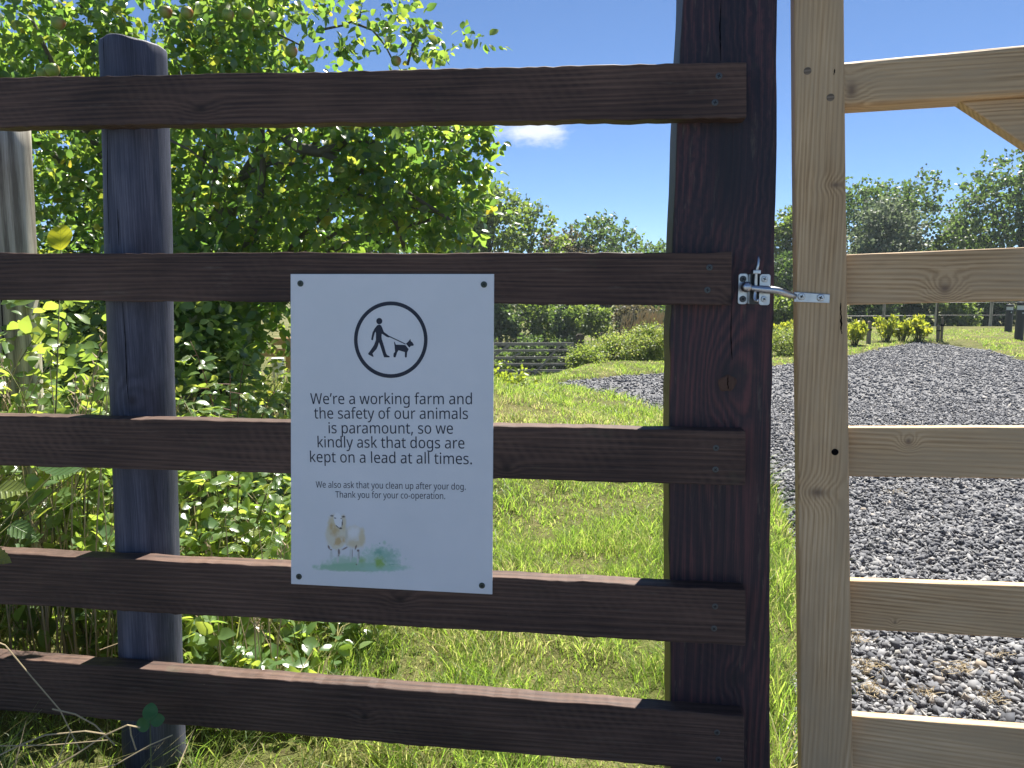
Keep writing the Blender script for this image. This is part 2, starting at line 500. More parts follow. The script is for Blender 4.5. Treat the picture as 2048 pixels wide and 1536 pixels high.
GLYPHS = {
 ' ': (209, []),
 ',': (215, [[(154,84),(149,65),(143,45),(136,23),(128,1),(120,-20),(111,-42),(102,-63),(94,-84),(85,-103),(33,-103),(38,-83),(43,-61),(49,-38),(53,-15),(58,8),(63,31),(67,53),(70,74),(73,93),(148,93)]]),
 '-': (258, [[(32,184),(32,246),(226,246),(226,184)]]),
 '.': (215, [[(58,43),(59,61),(64,75),(72,85),(82,92),(94,96),(107,97),(120,96),(132,92),(142,85),(151,75),(156,61),(157,43),(156,26),(151,12),(142,2),(132,-6),(120,-10),(107,-11),(94,-10),(82,-6),(72,2),(64,12),(59,26)]]),
 'T': (446, [[(259,0),(187,0),(187,509),(8,509),(8,573),(437,573),(437,509),(259,509)]]),
 'W': (746, [[(735,573),(583,0),(510,0),(399,375),(389,410),(380,443),(373,471),(370,488),(367,471),(361,443),(352,409),(349,397),(346,385),(342,373),(234,0),(161,0),(10,573),(85,573),(174,223),(183,186),(190,151),(193,140),(195,129),(196,118),(201,87),(206,119),(209,131),(211,142),(213,154),(222,191),(232,227),(333,573),(407,573),(512,225),(516,212),(520,200),(523,187),(532,151),(534,139),(536,128),(538,117),(544,87),(545,100),(548,114),(550,129),(553,144),(556,159),(560,175),(572,224),(660,573)]]),
 'a': (450, [[(231,437),(279,433),(318,422),(347,403),(368,375),(381,338),(385,293),(385,0),(334,0),(320,61),(317,61),(304,46),(292,33),(279,22),(265,13),(250,5),(234,-1),(216,-5),(195,-7),(172,-8),(148,-7),(124,-2),(103,6),(84,16),(68,30),(55,48),(45,68),(39,92),(37,119),(43,159),(59,192),(87,219),(127,238),(179,251),(243,257),(316,259),(316,285),(313,317),(306,342),(293,359),(275,371),(253,378),(227,380),(205,379),(183,376),(163,370),(143,363),(124,355),(106,347),(84,400),(104,410),(126,419),(151,426),(177,432),(204,436)], [(252,208),(204,203),(167,195),(141,182),(124,165),(113,144),(110,119),(112,97),(120,79),(132,66),(148,56),(167,51),(188,49),(223,52),(253,62),(279,79),(299,103),(311,134),(315,172),(315,210)]]),
 'c': (385, [[(241,-8),(204,-5),(170,2),(139,15),(112,34),(88,58),(69,87),(55,123),(47,165),(44,213),(47,262),(56,305),(71,342),(90,372),(114,396),(142,415),(174,428),(208,435),(245,438),(267,437),(288,435),(309,431),(328,426),(344,421),(358,415),(337,356),(323,361),(308,365),(292,370),(275,373),(259,375),(244,376),(217,374),(193,368),(172,358),(155,343),(141,325),(131,303),(123,277),(119,247),(117,213),(119,181),(123,152),(131,126),(141,104),(155,86),(172,71),(191,61),(214,55),(240,53),(262,54),(283,56),(302,60),(319,65),(336,71),(351,78),(351,15),(336,8),(320,3),(304,-2),(285,-5),(264,-7)]]),
 'd': (493, [[(221,-8),(171,-2),(128,17),(92,48),(65,91),(49,146),(44,214),(49,282),(66,338),(93,381),(128,413),(171,432),(221,438),(243,437),(262,434),(280,429),(296,423),(310,416),(323,407),(335,397),(345,386),(354,374),(359,374),(356,405),(355,418),(355,429),(354,438),(354,609),(425,609),(425,0),(368,0),(358,58),(354,58),(345,46),(335,35),(323,24),(310,15),(296,7),(279,1),(262,-4),(242,-7)], [(232,51),(273,55),(305,67),(328,88),(343,117),(352,154),(355,200),(355,213),(352,263),(343,304),(329,336),(306,360),(274,375),(231,379),(196,374),(168,359),(146,334),(130,300),(120,260),(117,213),(120,165),(130,125),(146,93),(168,69),(197,55)]]),
 'e': (452, [[(234,438),(269,435),(301,427),(329,414),(354,396),(374,373),(390,346),(402,315),(409,281),(411,244),(411,201),(117,201),(122,157),(134,119),(154,90),(181,69),(215,56),(254,52),(280,53),(305,56),(327,60),(348,66),(370,73),(392,82),(392,20),(370,11),(349,4),(327,-1),(304,-5),(279,-7),(251,-8),(212,-5),(176,3),(143,17),(114,36),(90,61),(70,91),(56,126),(47,167),(44,212),(47,257),(55,297),(68,333),(86,364),(108,390),(134,411),(164,426),(198,435)], [(233,380),(202,377),(175,366),(154,348),(137,323),(125,293),(119,257),(338,257),(336,281),(333,302),(326,322),(318,338),(306,353),(292,364),(276,373),(256,378)]]),
 'f': (276, [[(266,375),(158,375),(158,0),(87,0),(87,375),(12,375),(12,408),(87,432),(87,457),(89,492),(95,522),(104,547),(116,568),(132,585),(152,597),(174,606),(199,612),(227,613),(244,613),(259,612),(274,609),(287,606),(300,603),(310,599),(292,544),(283,546),(273,549),(262,552),(251,554),(239,555),(228,556),(206,553),(189,545),(175,532),(166,513),(160,489),(158,458),(158,430),(266,430)]]),
 'g': (493, [[(221,438),(248,436),(273,431),(297,422),(319,409),(338,393),(355,373),(359,373),(369,430),(425,430),(425,-7),(423,-46),(416,-80),(404,-109),(388,-135),(367,-155),(341,-172),(310,-183),(274,-190),(233,-192),(202,-192),(174,-189),(147,-186),(122,-180),(99,-174),(78,-165),(78,-100),(99,-110),(123,-118),(149,-125),(177,-130),(206,-133),(237,-134),(271,-130),(300,-119),(324,-101),(341,-77),(352,-48),(355,-13),(355,4),(356,32),(358,57),(354,57),(338,37),(320,21),(299,8),(275,-1),(250,-6),(221,-8),(170,-2),(126,18),(91,51),(65,95),(49,149),(44,214),(49,278),(65,332),(91,377),(126,411),(169,431)], [(230,379),(207,376),(187,370),(169,359),(153,344),(140,326),(130,303),(123,277),(119,247),(117,213),(120,165),(130,124),(146,92),(169,68),(197,54),(232,50),(253,51),(271,53),(288,58),(303,65),(315,74),(326,85),(336,98),(343,113),(349,131),(353,151),(355,173),(356,197),(356,214),(355,251),(350,282),(343,309),(332,331),(319,348),(302,362),(281,371),(257,377)]]),
 'h': (496, [[(139,431),(139,420),(138,410),(138,399),(135,370),(140,370),(149,385),(161,397),(174,407),(188,416),(204,424),(221,429),(238,434),(255,436),(273,437),(306,435),(335,430),(360,421),(382,408),(399,391),(413,370),(423,344),(429,314),(431,280),(431,0),(361,0),(361,275),(358,307),(351,333),(338,353),(319,367),(295,376),(265,379),(235,377),(210,370),(189,360),(173,347),(160,329),(150,308),(144,283),(140,254),(139,222),(139,0),(68,0),(68,609),(139,609)]]),
 'i': (207, [[(139,430),(139,0),(68,0),(68,430)], [(104,591),(115,590),(124,586),(133,580),(140,572),(144,560),(145,546),(144,532),(140,521),(133,512),(124,506),(115,502),(104,501),(93,502),(83,506),(75,512),(68,521),(64,532),(63,546),(64,560),(68,572),(75,580),(83,586),(93,590)]]),
 'k': (428, [[(138,291),(138,282),(137,270),(137,257),(135,221),(138,221),(152,240),(172,264),(189,285),(326,430),(409,430),(235,246),(421,0),(336,0),(187,200),(138,158),(138,0),(68,0),(68,609),(138,609)]]),
 'l': (207, [[(139,0),(68,0),(68,609),(139,609)]]),
 'm': (750, [[(540,438),(584,434),(621,421),(649,401),(669,371),(681,330),(685,280),(685,0),(615,0),(615,277),(613,308),(606,333),(594,353),(577,367),(555,376),(528,379),(490,374),(460,362),(438,342),(423,315),(414,280),(411,237),(411,0),(342,0),(342,277),(341,298),(337,317),(332,333),(325,347),(315,359),(303,367),(289,374),(272,377),(253,379),(227,377),(204,370),(185,360),(170,347),(158,329),(150,308),(144,283),(140,255),(139,223),(139,0),(68,0),(68,430),(125,430),(136,371),(140,371),(149,385),(160,398),(173,409),(186,418),(201,425),(217,431),(233,435),(249,437),(266,438),(298,436),(325,430),(349,420),(369,406),(386,388),(398,366),(402,366),(418,388),(438,406),(461,420),(486,430),(512,436)]]),
 'n': (496, [[(275,438),(322,434),(361,421),(391,401),(413,371),(426,330),(431,280),(431,0),(361,0),(361,275),(358,307),(351,333),(338,353),(319,367),(295,376),(265,379),(222,374),(189,361),(166,338),(151,308),(142,269),(139,223),(139,0),(68,0),(68,430),(125,430),(136,371),(140,371),(150,385),(162,398),(175,409),(190,418),(206,425),(222,431),(239,435),(257,437)]]),
 'o': (485, [[(442,216),(440,181),(436,150),(428,121),(417,95),(404,71),(388,51),(369,33),(348,18),(324,7),(299,-1),(271,-6),(241,-8),(214,-6),(188,-1),(163,7),(140,18),(119,33),(100,51),(84,71),(70,95),(59,121),(51,150),(46,181),(44,216),(47,261),(55,301),(68,336),(87,367),(110,392),(137,412),(169,426),(204,435),(244,438),(281,435),(316,426),(347,412),(374,392),(398,367),(417,336),(431,301),(439,261)], [(117,216),(119,184),(123,154),(130,128),(141,105),(155,86),(172,71),(192,59),(216,53),(243,51),(270,53),(294,59),(314,71),(331,86),(345,105),(356,128),(363,154),(367,184),(369,216),(367,248),(363,277),(355,303),(345,325),(331,344),(314,359),(294,370),(270,376),(242,379),(202,374),(171,359),(147,335),(130,303),(120,263)]]),
 'p': (493, [[(273,438),(322,432),(365,413),(401,383),(428,339),(444,284),(449,216),(447,170),(439,129),(427,93),(410,62),(390,37),(365,17),(337,3),(306,-5),(272,-8),(251,-7),(231,-4),(213,1),(197,7),(182,15),(170,24),(158,33),(148,44),(139,55),(134,55),(137,20),(138,7),(139,-5),(139,-16),(139,-192),(68,-192),(68,430),(126,430),(136,371),(139,371),(148,383),(158,394),(170,405),(182,414),(197,422),(213,429),(231,434),(251,437)], [(260,379),(233,377),(210,371),(190,362),(174,349),(161,333),(152,313),(145,289),(141,261),(139,229),(139,216),(140,182),(144,152),(150,126),(159,103),(172,85),(188,70),(208,59),(233,53),(261,51),(286,53),(308,60),(326,72),(341,88),(354,108),(364,131),(371,157),(375,186),(376,217),(373,262),(363,302),(348,334),(325,359),(296,374)]]),
 'r': (331, [[(269,438),(295,437),(304,436),(312,435),(319,433),(310,368),(287,372),(279,373),(271,374),(264,374),(248,373),(232,369),(217,363),(202,355),(189,346),(176,334),(166,321),(156,305),(149,289),(143,270),(140,251),(139,229),(139,0),(68,0),(68,430),(126,430),(134,351),(137,351),(147,367),(158,381),(170,395),(183,407),(198,418),(214,426),(231,433),(249,437)]]),
 's': (384, [[(348,119),(346,92),(339,69),(327,49),(311,32),(292,18),(268,6),(241,-2),(210,-6),(176,-8),(148,-7),(122,-5),(99,-1),(78,5),(59,11),(42,19),(42,83),(60,75),(81,67),(104,60),(128,54),(153,50),(178,49),(211,51),(236,57),(256,66),(269,79),(277,94),(280,112),(279,123),(276,132),(271,141),(264,150),(253,158),(239,167),(222,176),(200,185),(174,196),(148,206),(124,217),(103,228),(84,239),(69,252),(57,266),(48,283),(43,302),(41,324),(46,358),(61,386),(85,408),(118,425),(157,435),(202,438),(228,437),(252,434),(275,430),(298,424),(319,417),(339,409),(315,353),(297,360),(278,366),(258,372),(238,377),(218,379),(197,380),(171,379),(149,374),(131,366),(118,356),(111,343),(108,328),(109,317),(113,307),(119,298),(127,290),(139,282),(154,274),(172,266),(193,256),(219,246),(245,236),(268,226),(289,215),(306,203),(321,191),(333,176),(341,159),(346,140)]]),
 't': (289, [[(212,50),(222,50),(233,51),(245,53),(255,54),(264,56),(272,59),(272,5),(263,1),(253,-2),(240,-4),(226,-6),(213,-8),(200,-8),(178,-7),(157,-3),(138,4),(120,13),(104,27),(91,44),(82,66),(76,93),(74,125),(74,375),(13,375),(13,409),(75,437),(103,528),(144,528),(144,430),(269,430),(269,375),(144,375),(144,127),(146,103),(153,83),(163,69),(177,58),(193,52)]]),
 'u': (496, [[(427,430),(427,0),(370,0),(359,57),(356,57),(346,43),(334,31),(321,20),(306,11),(290,4),(273,-1),(256,-5),(238,-7),(220,-8),(187,-6),(159,-1),(134,8),(112,21),(95,38),(81,59),(71,85),(65,114),(63,148),(63,430),(135,430),(135,153),(137,122),(145,96),(158,76),(176,62),(200,53),(230,51),(260,53),(285,59),(306,69),(323,82),(336,100),(345,121),(352,146),(356,175),(357,206),(357,430)]]),
 'w': (630, [[(346,243),(336,276),(328,308),(321,335),(316,357),(313,357),(308,335),(302,307),(294,275),(291,264),(287,253),(284,242),(207,1),(127,1),(9,431),(82,431),(141,201),(145,186),(149,170),(153,154),(163,109),(166,96),(168,84),(169,73),(172,73),(178,97),(185,128),(193,160),(201,188),(277,431),(354,431),(428,188),(440,149),(444,135),(447,122),(451,109),(454,96),(456,84),(457,74),(460,74),(462,84),(464,95),(466,108),(469,122),(473,137),(477,153),(489,201),(549,431),(621,431),(502,1),(419,1)]]),
 'y': (409, [[(1,430),(76,430),(169,185),(184,144),(188,130),(193,117),(196,105),(200,92),(203,80),(205,68),(209,68),(212,83),(217,100),(224,121),(231,142),(238,164),(245,186),(333,430),(409,430),(224,-59),(213,-85),(201,-108),(188,-130),(173,-148),(157,-164),(138,-176),(117,-185),(94,-191),(67,-192),(55,-192),(44,-192),(34,-190),(9,-186),(9,-130),(30,-133),(38,-134),(47,-135),(56,-135),(72,-134),(86,-131),(99,-126),(110,-118),(121,-110),(130,-99),(138,-87),(145,-73),(152,-59),(174,-2)]]),
 '’': (140, [[(131,564),(125,545),(119,524),(112,503),(105,481),(96,459),(88,437),(79,416),(70,396),(62,376),(10,376),(21,424),(25,441),(29,459),(32,476),(42,527),(50,573),(125,573)]]),
}

# ------------------------------------------------------------------ ground and gravel drive
GRAVEL_PX = [(1650, 1536), (1640, 1250), (1612, 1080), (1580, 990), (1500, 925), (1335, 838), (1200, 792), (1110, 766),
             (1200, 757), (1340, 747), (1545, 733), (1600, 727), (1695, 715), (1760, 699), (1850, 684), (1925, 681), (1950, 684), (1975, 702), (2048, 724), (2150, 752)]
GRAVEL = [(p.x, p.y) for p in (px_ground(*q) for q in GRAVEL_PX)]
GRAVEL = [(-7.0, -14.0), (-7.0, .75), (-1.2, .95), (.2, 1.2), (0.66, 1.4)] + GRAVEL + [(8.6, 8.2), (9.0, 4.0), (9.0, -14.0)]
GP = np.array(GRAVEL)


def gravel_sd(x, y):
    """Signed distance to the gravel outline, negative inside."""
    x, y = np.asarray(x, float), np.asarray(y, float)
    d = np.full(x.shape, 1e9); ins = np.zeros(x.shape, bool)
    n = len(GP)
    for i in range(n):
        ax, ay = GP[i]; bx, by = GP[(i + 1) % n]
        ex, ey = bx - ax, by - ay
        t = np.clip(((x - ax) * ex + (y - ay) * ey) / (ex * ex + ey * ey + 1e-12), 0, 1)
        d = np.minimum(d, np.hypot(x - ax - t * ex, y - ay - t * ey))
        cr = ((ay > y) != (by > y))
        with np.errstate(divide='ignore', invalid='ignore'):
            xi = (bx - ax) * (y - ay) / (by - ay + 1e-15) + ax
        ins ^= cr & (x < xi)
    return np.where(ins, -d, d)


def ground_z(x, y, with_edge=True):
    x, y = np.asarray(x, float), np.asarray(y, float)
    z = 0.30 * sstep(-0.6, -2.6, x) * sstep(9.5, 6.0, y)
    leftness = sstep(6.5, 2.4, x - np.maximum(y - 12, 0) * .14)
    y0 = 9.6 + 2.4 * sstep(.5, 1.3, x)
    z = z - leftness * np.clip((y - y0) / (25.2 - y0), 0, 1) * 1.81
    z = z - (1 - leftness) * np.clip(y - 24, 0, 14) * 0.06
    z = z + .33 * np.exp(-((x + .45) / 1.35) ** 2 - ((y - 6.2) / 1.9) ** 2)
    z = z + (vnoise(x * 1.7, y * 1.7, 3) - .5) * .05 * sstep(30, 8, y) + (vnoise(x * 5, y * 5, 5) - .5) * .018
    if with_edge:
        sd = gravel_sd(x, y)
        e = sstep(-0.02, 0.16, sd + (vnoise(x * 9, y * 9, 8) - .5) * .08)
        z = np.where(sd < .4, z * e + (1 - e) * -0.05 + e * .03, z + .03)
    return z


def axis_pts(lo, hi, fine_lo, fine_hi, step, grow=1.18):
    pts = list(np.arange(fine_lo, fine_hi, step)); s = step; p = pts[-1]
    while p < hi: s *= grow; p += s; pts.append(min(p, hi))
    s = step; p = fine_lo; pre = []
    while p > lo: s *= grow; p -= s; pre.append(max(p, lo))
    return np.array(pre[::-1] + pts)


gx, gy = axis_pts(-400, 400, -3.5, 6.5, .09), axis_pts(-30, 700, 0.6, 12.5, .09)
XX, YY = np.meshgrid(gx, gy, indexing='ij')
ZZ = ground_z(XX, YY)
V = np.stack([XX, YY, ZZ], -1).reshape(-1, 3)
ni, nj = XX.shape
I, J = np.meshgrid(np.arange(ni - 1), np.arange(nj - 1), indexing='ij')
q = np.stack([I * nj + J, (I + 1) * nj + J, (I + 1) * nj + J + 1, I * nj + J + 1], -1).reshape(-1)
M_GROUND, nt, out = new_mat('turf_and_soil'); g = NT(nt)
tc = g.n('ShaderNodeTexCoord')
na, nb, nc = g.noise(tc.outputs['Object'], .9, 5, .6), g.noise(tc.outputs['Object'], 22, 5, .7), g.noise(tc.outputs['Object'], 140, 3, .6)
c0 = g.ramp(nb, [(.3, (.07, .055, .03)), (.5, (.10, .11, .035)), (.72, (.16, .17, .055))])
c0 = g.mix(g.ramp(na, [(.45, (0, 0, 0)), (.7, (.7, .7, .7))]), c0, (.22, .19, .09))
b = g.principled(c0, .95, 0, .1, g.bump(g.math('ADD', nb, g.math('MULTIPLY', nc, .5)), .9, .03))
nt.links.new(b.outputs[0], out.inputs[0])
ground = link_mesh('ground', np_mesh('ground', V, q, np.full(len(q) // 4, 4), smooth=True), M_GROUND)
tag(ground, 'grassy farm ground sloping away behind the fence', 'ground', kind='structure')

# gravel sheet: strips across the outline
M_GRAVEL, nt, out = new_mat('slate_gravel_bed'); g = NT(nt)
tc = g.n('ShaderNodeTexCoord')
vo = g.n('ShaderNodeTexVoronoi'); vo.inputs['Scale'].default_value = 52; nt.links.new(tc.outputs['Object'], vo.inputs['Vector'])
vo2 = g.n('ShaderNodeTexVoronoi'); vo2.inputs['Scale'].default_value = 52; vo2.feature = 'DISTANCE_TO_EDGE'; nt.links.new(tc.outputs['Object'], vo2.inputs['Vector'])
sepc = g.n('ShaderNodeSeparateColor'); nt.links.new(vo.outputs['Color'], sepc.inputs[0])
cc = g.ramp(sepc.outputs[0], [(.0, (.10, .103, .115)), (.5, (.21, .212, .225)), (1., (.36, .355, .355))])
cc = g.mix(g.ramp(vo2.outputs['Distance'], [(.0, (1, 1, 1)), (.12, (0, 0, 0))]), cc, (.025, .025, .03))
hh = g.math('ADD', g.math('MINIMUM', g.math('MULTIPLY', vo2.outputs['Distance'], 3.0), .8), g.math('MULTIPLY', sepc.outputs[1], .8))
b = g.principled(cc, .7, 0, .4, g.bump(hh, 1.0, .014))
nt.links.new(b.outputs[0], out.inputs[0])
sx, sy = np.arange(-7.1, 9.2, .12), np.arange(-14.1, 18.5, .12)
SX, SY = np.meshgrid(sx, sy, indexing='ij')
SD = gravel_sd(SX, SY)
SZ = (vnoise(SX * 2, SY * 2, 21) - .5) * .025 + (vnoise(SX * 6, SY * 6, 22) - .5) * .012 - .005
ni, nj = SX.shape
I, J = np.meshgrid(np.arange(ni - 1), np.arange(nj - 1), indexing='ij')
keep = (SD[:-1, :-1] < .1)
qq = np.stack([I * nj + J, (I + 1) * nj + J, (I + 1) * nj + J + 1, I * nj + J + 1], -1)[keep].reshape(-1)
used = np.unique(qq); rm = np.zeros(ni * nj, int); rm[used] = np.arange(len(used))
gravel = link_mesh('gravel_drive', np_mesh('gravel_drive', np.stack([SX, SY, SZ], -1).reshape(-1, 3)[used], rm[qq], np.full(len(qq) // 4, 4), smooth=True), M_GRAVEL)
tag(gravel, 'grey slate gravel drive curving up past the mown verges', 'drive', kind='structure')


def in_view(x, y, z=0.0, mx=.25, my=.2):
    c, s = math.cos(PITCH), math.sin(PITCH)
    dz = z - CAM_H
    f = y * c - dz * s; u = y * s + dz * c
    with np.errstate(divide='ignore', invalid='ignore'):
        return (f > .3) & (np.abs(x / f) < .665 + mx) & (np.abs(u / f) < .5 + my)


# stones
ico_v, ico_f = None, None
import bmesh
bm = bmesh.new(); bmesh.ops.create_icosphere(bm, subdivisions=1, radius=1.0)
ico_v = np.array([v.co[:] for v in bm.verts]); ico_f = [tuple(v.index for v in f.verts) for f in bm.faces]; bm.free()


def stone_material(name, attr):
    m, nt, out = new_mat(name); g = NT(nt)
    if attr:
        an = g.n('ShaderNodeAttribute'); an.attribute_name = 'tint'; t = an.outputs['Fac']
    else:
        t = g.n('ShaderNodeObjectInfo').outputs['Random']
    tc = g.n('ShaderNodeTexCoord')
    nz = g.noise(tc.outputs['Object'], 60 if attr else 2.5, 3, .6)
    c = g.ramp(t, [(0, (.07, .073, .085)), (.4, (.17, .172, .185)), (.75, (.30, .30, .305)), (.92, (.38, .36, .335)), (1., (.42, .34, .25))])
    c = g.mix(g.math('MULTIPLY', nz, .5), c, (.05, .055, .065))
    b = g.principled(c, .85, 0, .25)
    nt.links.new(b.outputs[0], out.inputs[0])
    return m


M_STONE, M_STONE1 = stone_material('slate_chip', True), stone_material('slate_chip_single', False)


def rot_matrices(n, tilt=.75):
    a = rng.uniform(0, 2 * math.pi, n); ax = rng.normal(0, tilt, n); ay = rng.normal(0, tilt, n)
    ca, sa, cx, sx_, cy, sy_ = np.cos(a), np.sin(a), np.cos(ax), np.sin(ax), np.cos(ay), np.sin(ay)
    z0, o1 = np.zeros(n), np.ones(n)
    Rz = np.stack([np.stack([ca, -sa, z0], -1), np.stack([sa, ca, z0], -1), np.stack([z0, z0, o1], -1)], 1)
    Rx = np.stack([np.stack([o1, z0, z0], -1), np.stack([z0, cx, -sx_], -1), np.stack([z0, sx_, cx], -1)], 1)
    Ry = np.stack([np.stack([cy, z0, sy_], -1), np.stack([z0, o1, z0], -1), np.stack([-sy_, z0, cy], -1)], 1)
    return Rx @ Ry @ Rz


def stone_points(y0, y1, dens, x0=.3, x1=9):
    n = int((y1 - y0) * (x1 - x0) * dens)
    x, y = rng.uniform(x0, x1, n), rng.uniform(y0, y1, n)
    ok = in_view(x, y, 0, .2, .25) & (gravel_sd(x, y) < .03 + .05 * rng.random(n))
    return x[ok], y[ok]


variants = []
for k in range(9):
    vv = ico_v * (1 + rng.normal(0, .34, (len(ico_v), 1))) + rng.normal(0, .12, ico_v.shape)
    vv = vv * np.array([1, rng.uniform(.55, .9), rng.uniform(.28, .5)])
    variants.append(vv)
sizes_spec = [(1.7, 4.2, 3600, .0108, .0048), (4.2, 8.0, 2000, .0125, .0045), (8.0, 18.0, 380, .017, .005)]
all_x, all_y, all_s = [], [], []
for (y0, y1, dn, s, sd_) in sizes_spec:
    x, y = stone_points(y0, y1, dn)
    all_x.append(x); all_y.append(y); all_s.append(np.clip(rng.normal(s, sd_, len(x)), s * .4, s * 2.5))
ax_, ay_, as_ = map(np.concatenate, (all_x, all_y, all_s))
az_ = (vnoise(ax_ * 2, ay_ * 2, 21) - .5) * .025 + (vnoise(ax_ * 6, ay_ * 6, 22) - .5) * .012 - .002 + as_ * .15
# the 300 that show largest, in front of the lower gate rails
score = as_ / ay_ * in_view(ax_, ay_, 0, -.02, -.01) * (ax_ / ay_ > .40)
big = np.argsort(-score)[:300]
rest = np.ones(len(ax_), bool); rest[big] = False
single = []
for k in range(9):
    me = np_mesh('stone', variants[k], np.concatenate([np.array(f) for f in ico_f]), np.full(20, 3))
    me.materials.append(M_STONE1); single.append(me)
Mbig = rot_matrices(300)
for i, j in enumerate(big):
    o = link_mesh('stone', single[i % 9], None, gravel)
    mt = Matrix([list(r) for r in (Mbig[i] * as_[j])]).to_4x4()
    mt.translation = (ax_[j], ay_[j], az_[j])
    o.matrix_local = mt
idx = np.where(rest)[0]
parts_v, parts_t = [], []
kk = rng.integers(0, 9, len(idx))
Mr = rot_matrices(len(idx)) * as_[idx][:, None, None]
vt = np.array(variants)[kk]
v = np.einsum('nij,nvj->nvi', Mr, vt) + np.stack([ax_, ay_, az_], -1)[idx][:, None, :]
lp = np.concatenate([np.array(f) for f in ico_f])
loops = (lp[None, :] + (np.arange(len(idx)) * len(ico_v))[:, None]).ravel()
me = np_mesh('loose_gravel', v.reshape(-1, 3), loops, np.full(len(idx) * 20, 3), np.repeat(np.clip(rng.beta(2, 2.4, len(idx)), 0, 1), len(ico_v)))
lg = link_mesh('loose_gravel', me, M_STONE, gravel)
tag(lg, 'loose grey slate chippings', kind='stuff')

# ------------------------------------------------------------------ the dark fence
FE = Frame(1440, 1.44, R(6.65))
fence = empty('post_and_rail_fence', FE.o, -FE.yaw, 'dark brown stained post and rail fence beside the gate', 'fence')
RAIL_T, POST_T = .040, .150

# screws (shared mesh): head with a cross slot, axis towards the viewer
def screw_mesh(name, r, mat, slot):
    mb = MB()
    mb.lathe([(r, 0), (r, r * .18), (r * .82, r * .34), (r * .5, r * .36)], 14, 'y')
    w, l = r * .13, r * .52
    mb.box((-l, -r * .39, -w), (l, -r * .30, w), 1); mb.box((-w, -r * .395, -l), (w, -r * .30, l), 1)
    return mb.mesh(name, [mat, slot], False)


SCREW_RAIL = screw_mesh('screw', .0062, M_ZINC_DARK, M_SLOT)
SCREW_SIGN = screw_mesh('screw', .0062, M_SCREW_GREEN, M_SLOT)
SCREW_ZINC = screw_mesh('screw', .0060, M_ZINC, M_SLOT)


def put(me, name, p, parent, rot=0.0):
    o = link_mesh(name, me, None, parent)
    o.location = p; o.rotation_euler = (0, rot, 0)
    return o


STAIN_D, STAIN_M, STAIN_L = (.022, .013, .011), (.074, .042, .031), (.15, .09, .064)
rails_px = [  # left top, left bottom, right top, right bottom, right end x
    ((0, 156), (0, 254), (1493, 124), (1493, 236)),
    ((0, 506), (0, 600), (1464, 505), (1462, 611)),
    ((0, 832), (0, 931), (1491, 862), (1491, 971)),
    ((0, 1106), (0, 1208), (1491, 1180), (1491, 1292)),
    ((0, 1316), (0, 1421), (1488, 1433), (1488, 1545)),
]
knots_per = [[(-.05, 1.43, .016, .009, 4), (.42, 1.45, .02, .010, 5), (-1.0, 1.5, .02, .01, 4)], [(.02, 1.13, .008, .012, 3), (-.82, 1.14, .006, .004, 2)],
             [(.13, .79, .018, .012, 5), (-.4, .80, .014, .01, 3)], [(.17, .44, .014, .01, 4), (-.62, .52, .016, .01, 4)], [(-.7, .26, .012, .01, 3), (.33, .29, .016, .01, 4)]]
screws_px = [[(1438, 152), (1430, 205)], [(1419, 535), (1415, 580)], [(1432, 896), (1431, 939)], [(1430, 1213), (1428, 1257)], [(1434, 1465), (1437, 1519)]]
for k, (tl, bl, tr, br) in enumerate(rails_px):
    TL, BL, TR, BR = FE.at(*tl), FE.at(*bl), FE.at(*tr), FE.at(*br)
    # carry the rail on past the left edge of the picture
    ext = 0.9 / (TR.x - TL.x)
    TL2, BL2 = TL + (TL - TR) * ext, BL + (BL - BR) * ext
    n = 150; rows = []
    for i in range(n + 1):
        t = i / n
        a, b_ = BL2.lerp(BR, t), TL2.lerp(TR, t)
        w1 = (vnoise(np.array(t * 26.), np.array(k * 7.3), 31) - .5) * .0028 + (vnoise(np.array(t * 190.), np.array(k * 3.3), 32) - .5) * .0032
        w2 = (vnoise(np.array(t * 26.), np.array(k * 5.1 + 40), 33) - .5) * .0028 + (vnoise(np.array(t * 190.), np.array(k * 2.3), 34) - .5) * .0026
        rows.append((a + Vector((0, 0, float(w1))), b_ + Vector((0, 0, float(w2)))))
    mb = MB(); mb.beam(rows, RAIL_T)
    m = wood('brown_stained_rail_%d' % k, STAIN_D, STAIN_M, STAIN_L, 'x', knots_per[k], ring=620, seed=k * 3.7, rough=.66, bump=.6, contrast=.38, saw=[.16, .12, .36, .2, .22][k])
    ro = mb.build('rail', m, fence, bevel=.0012, seg=1)
    for s, (sx_, sy_) in enumerate(screws_px[k]):
        p = FE.at(sx_, sy_); put(SCREW_RAIL, 'screw', (p.x, .0012, p.z), ro, random.uniform(0, 1.5))

# square gate post
left_px = [(1370, -160), (1366, 0), (1360, 125), (1353, 250), (1349, 400), (1343, 560), (1340, 660), (1338, 800), (1337, 1000), (1339, 1200), (1340, 1400), (1340, 1536), (1340, 1900)]
right_px = [(1557, -160), (1555, 0), (1554, 150), (1554, 290), (1551, 430), (1549, 560), (1546, 680), (1543, 820), (1541, 1000), (1540, 1200), (1540, 1400), (1540, 1536), (1541, 1900)]
rows = [(FE.at(l[0], l[1], RAIL_T - .001), FE.at(r[0], r[1], RAIL_T - .001)) for l, r in zip(left_px, right_px)]
fine_rows = []
for i in range(len(rows) - 1):
    for t in np.linspace(0, 1, 5, endpoint=False):
        a, b_ = rows[i][0].lerp(rows[i + 1][0], t), rows[i][1].lerp(rows[i + 1][1], t)
        j = float(vnoise(np.array(a.z * 17), np.array(.5), 41) - .5) * .004
        fine_rows.append((a + Vector((j, 0, 0)), b_ + Vector((j * .6, 0, 0))))
fine_rows.append(rows[-1])
mb = MB(); mb.beam(fine_rows, POST_T)
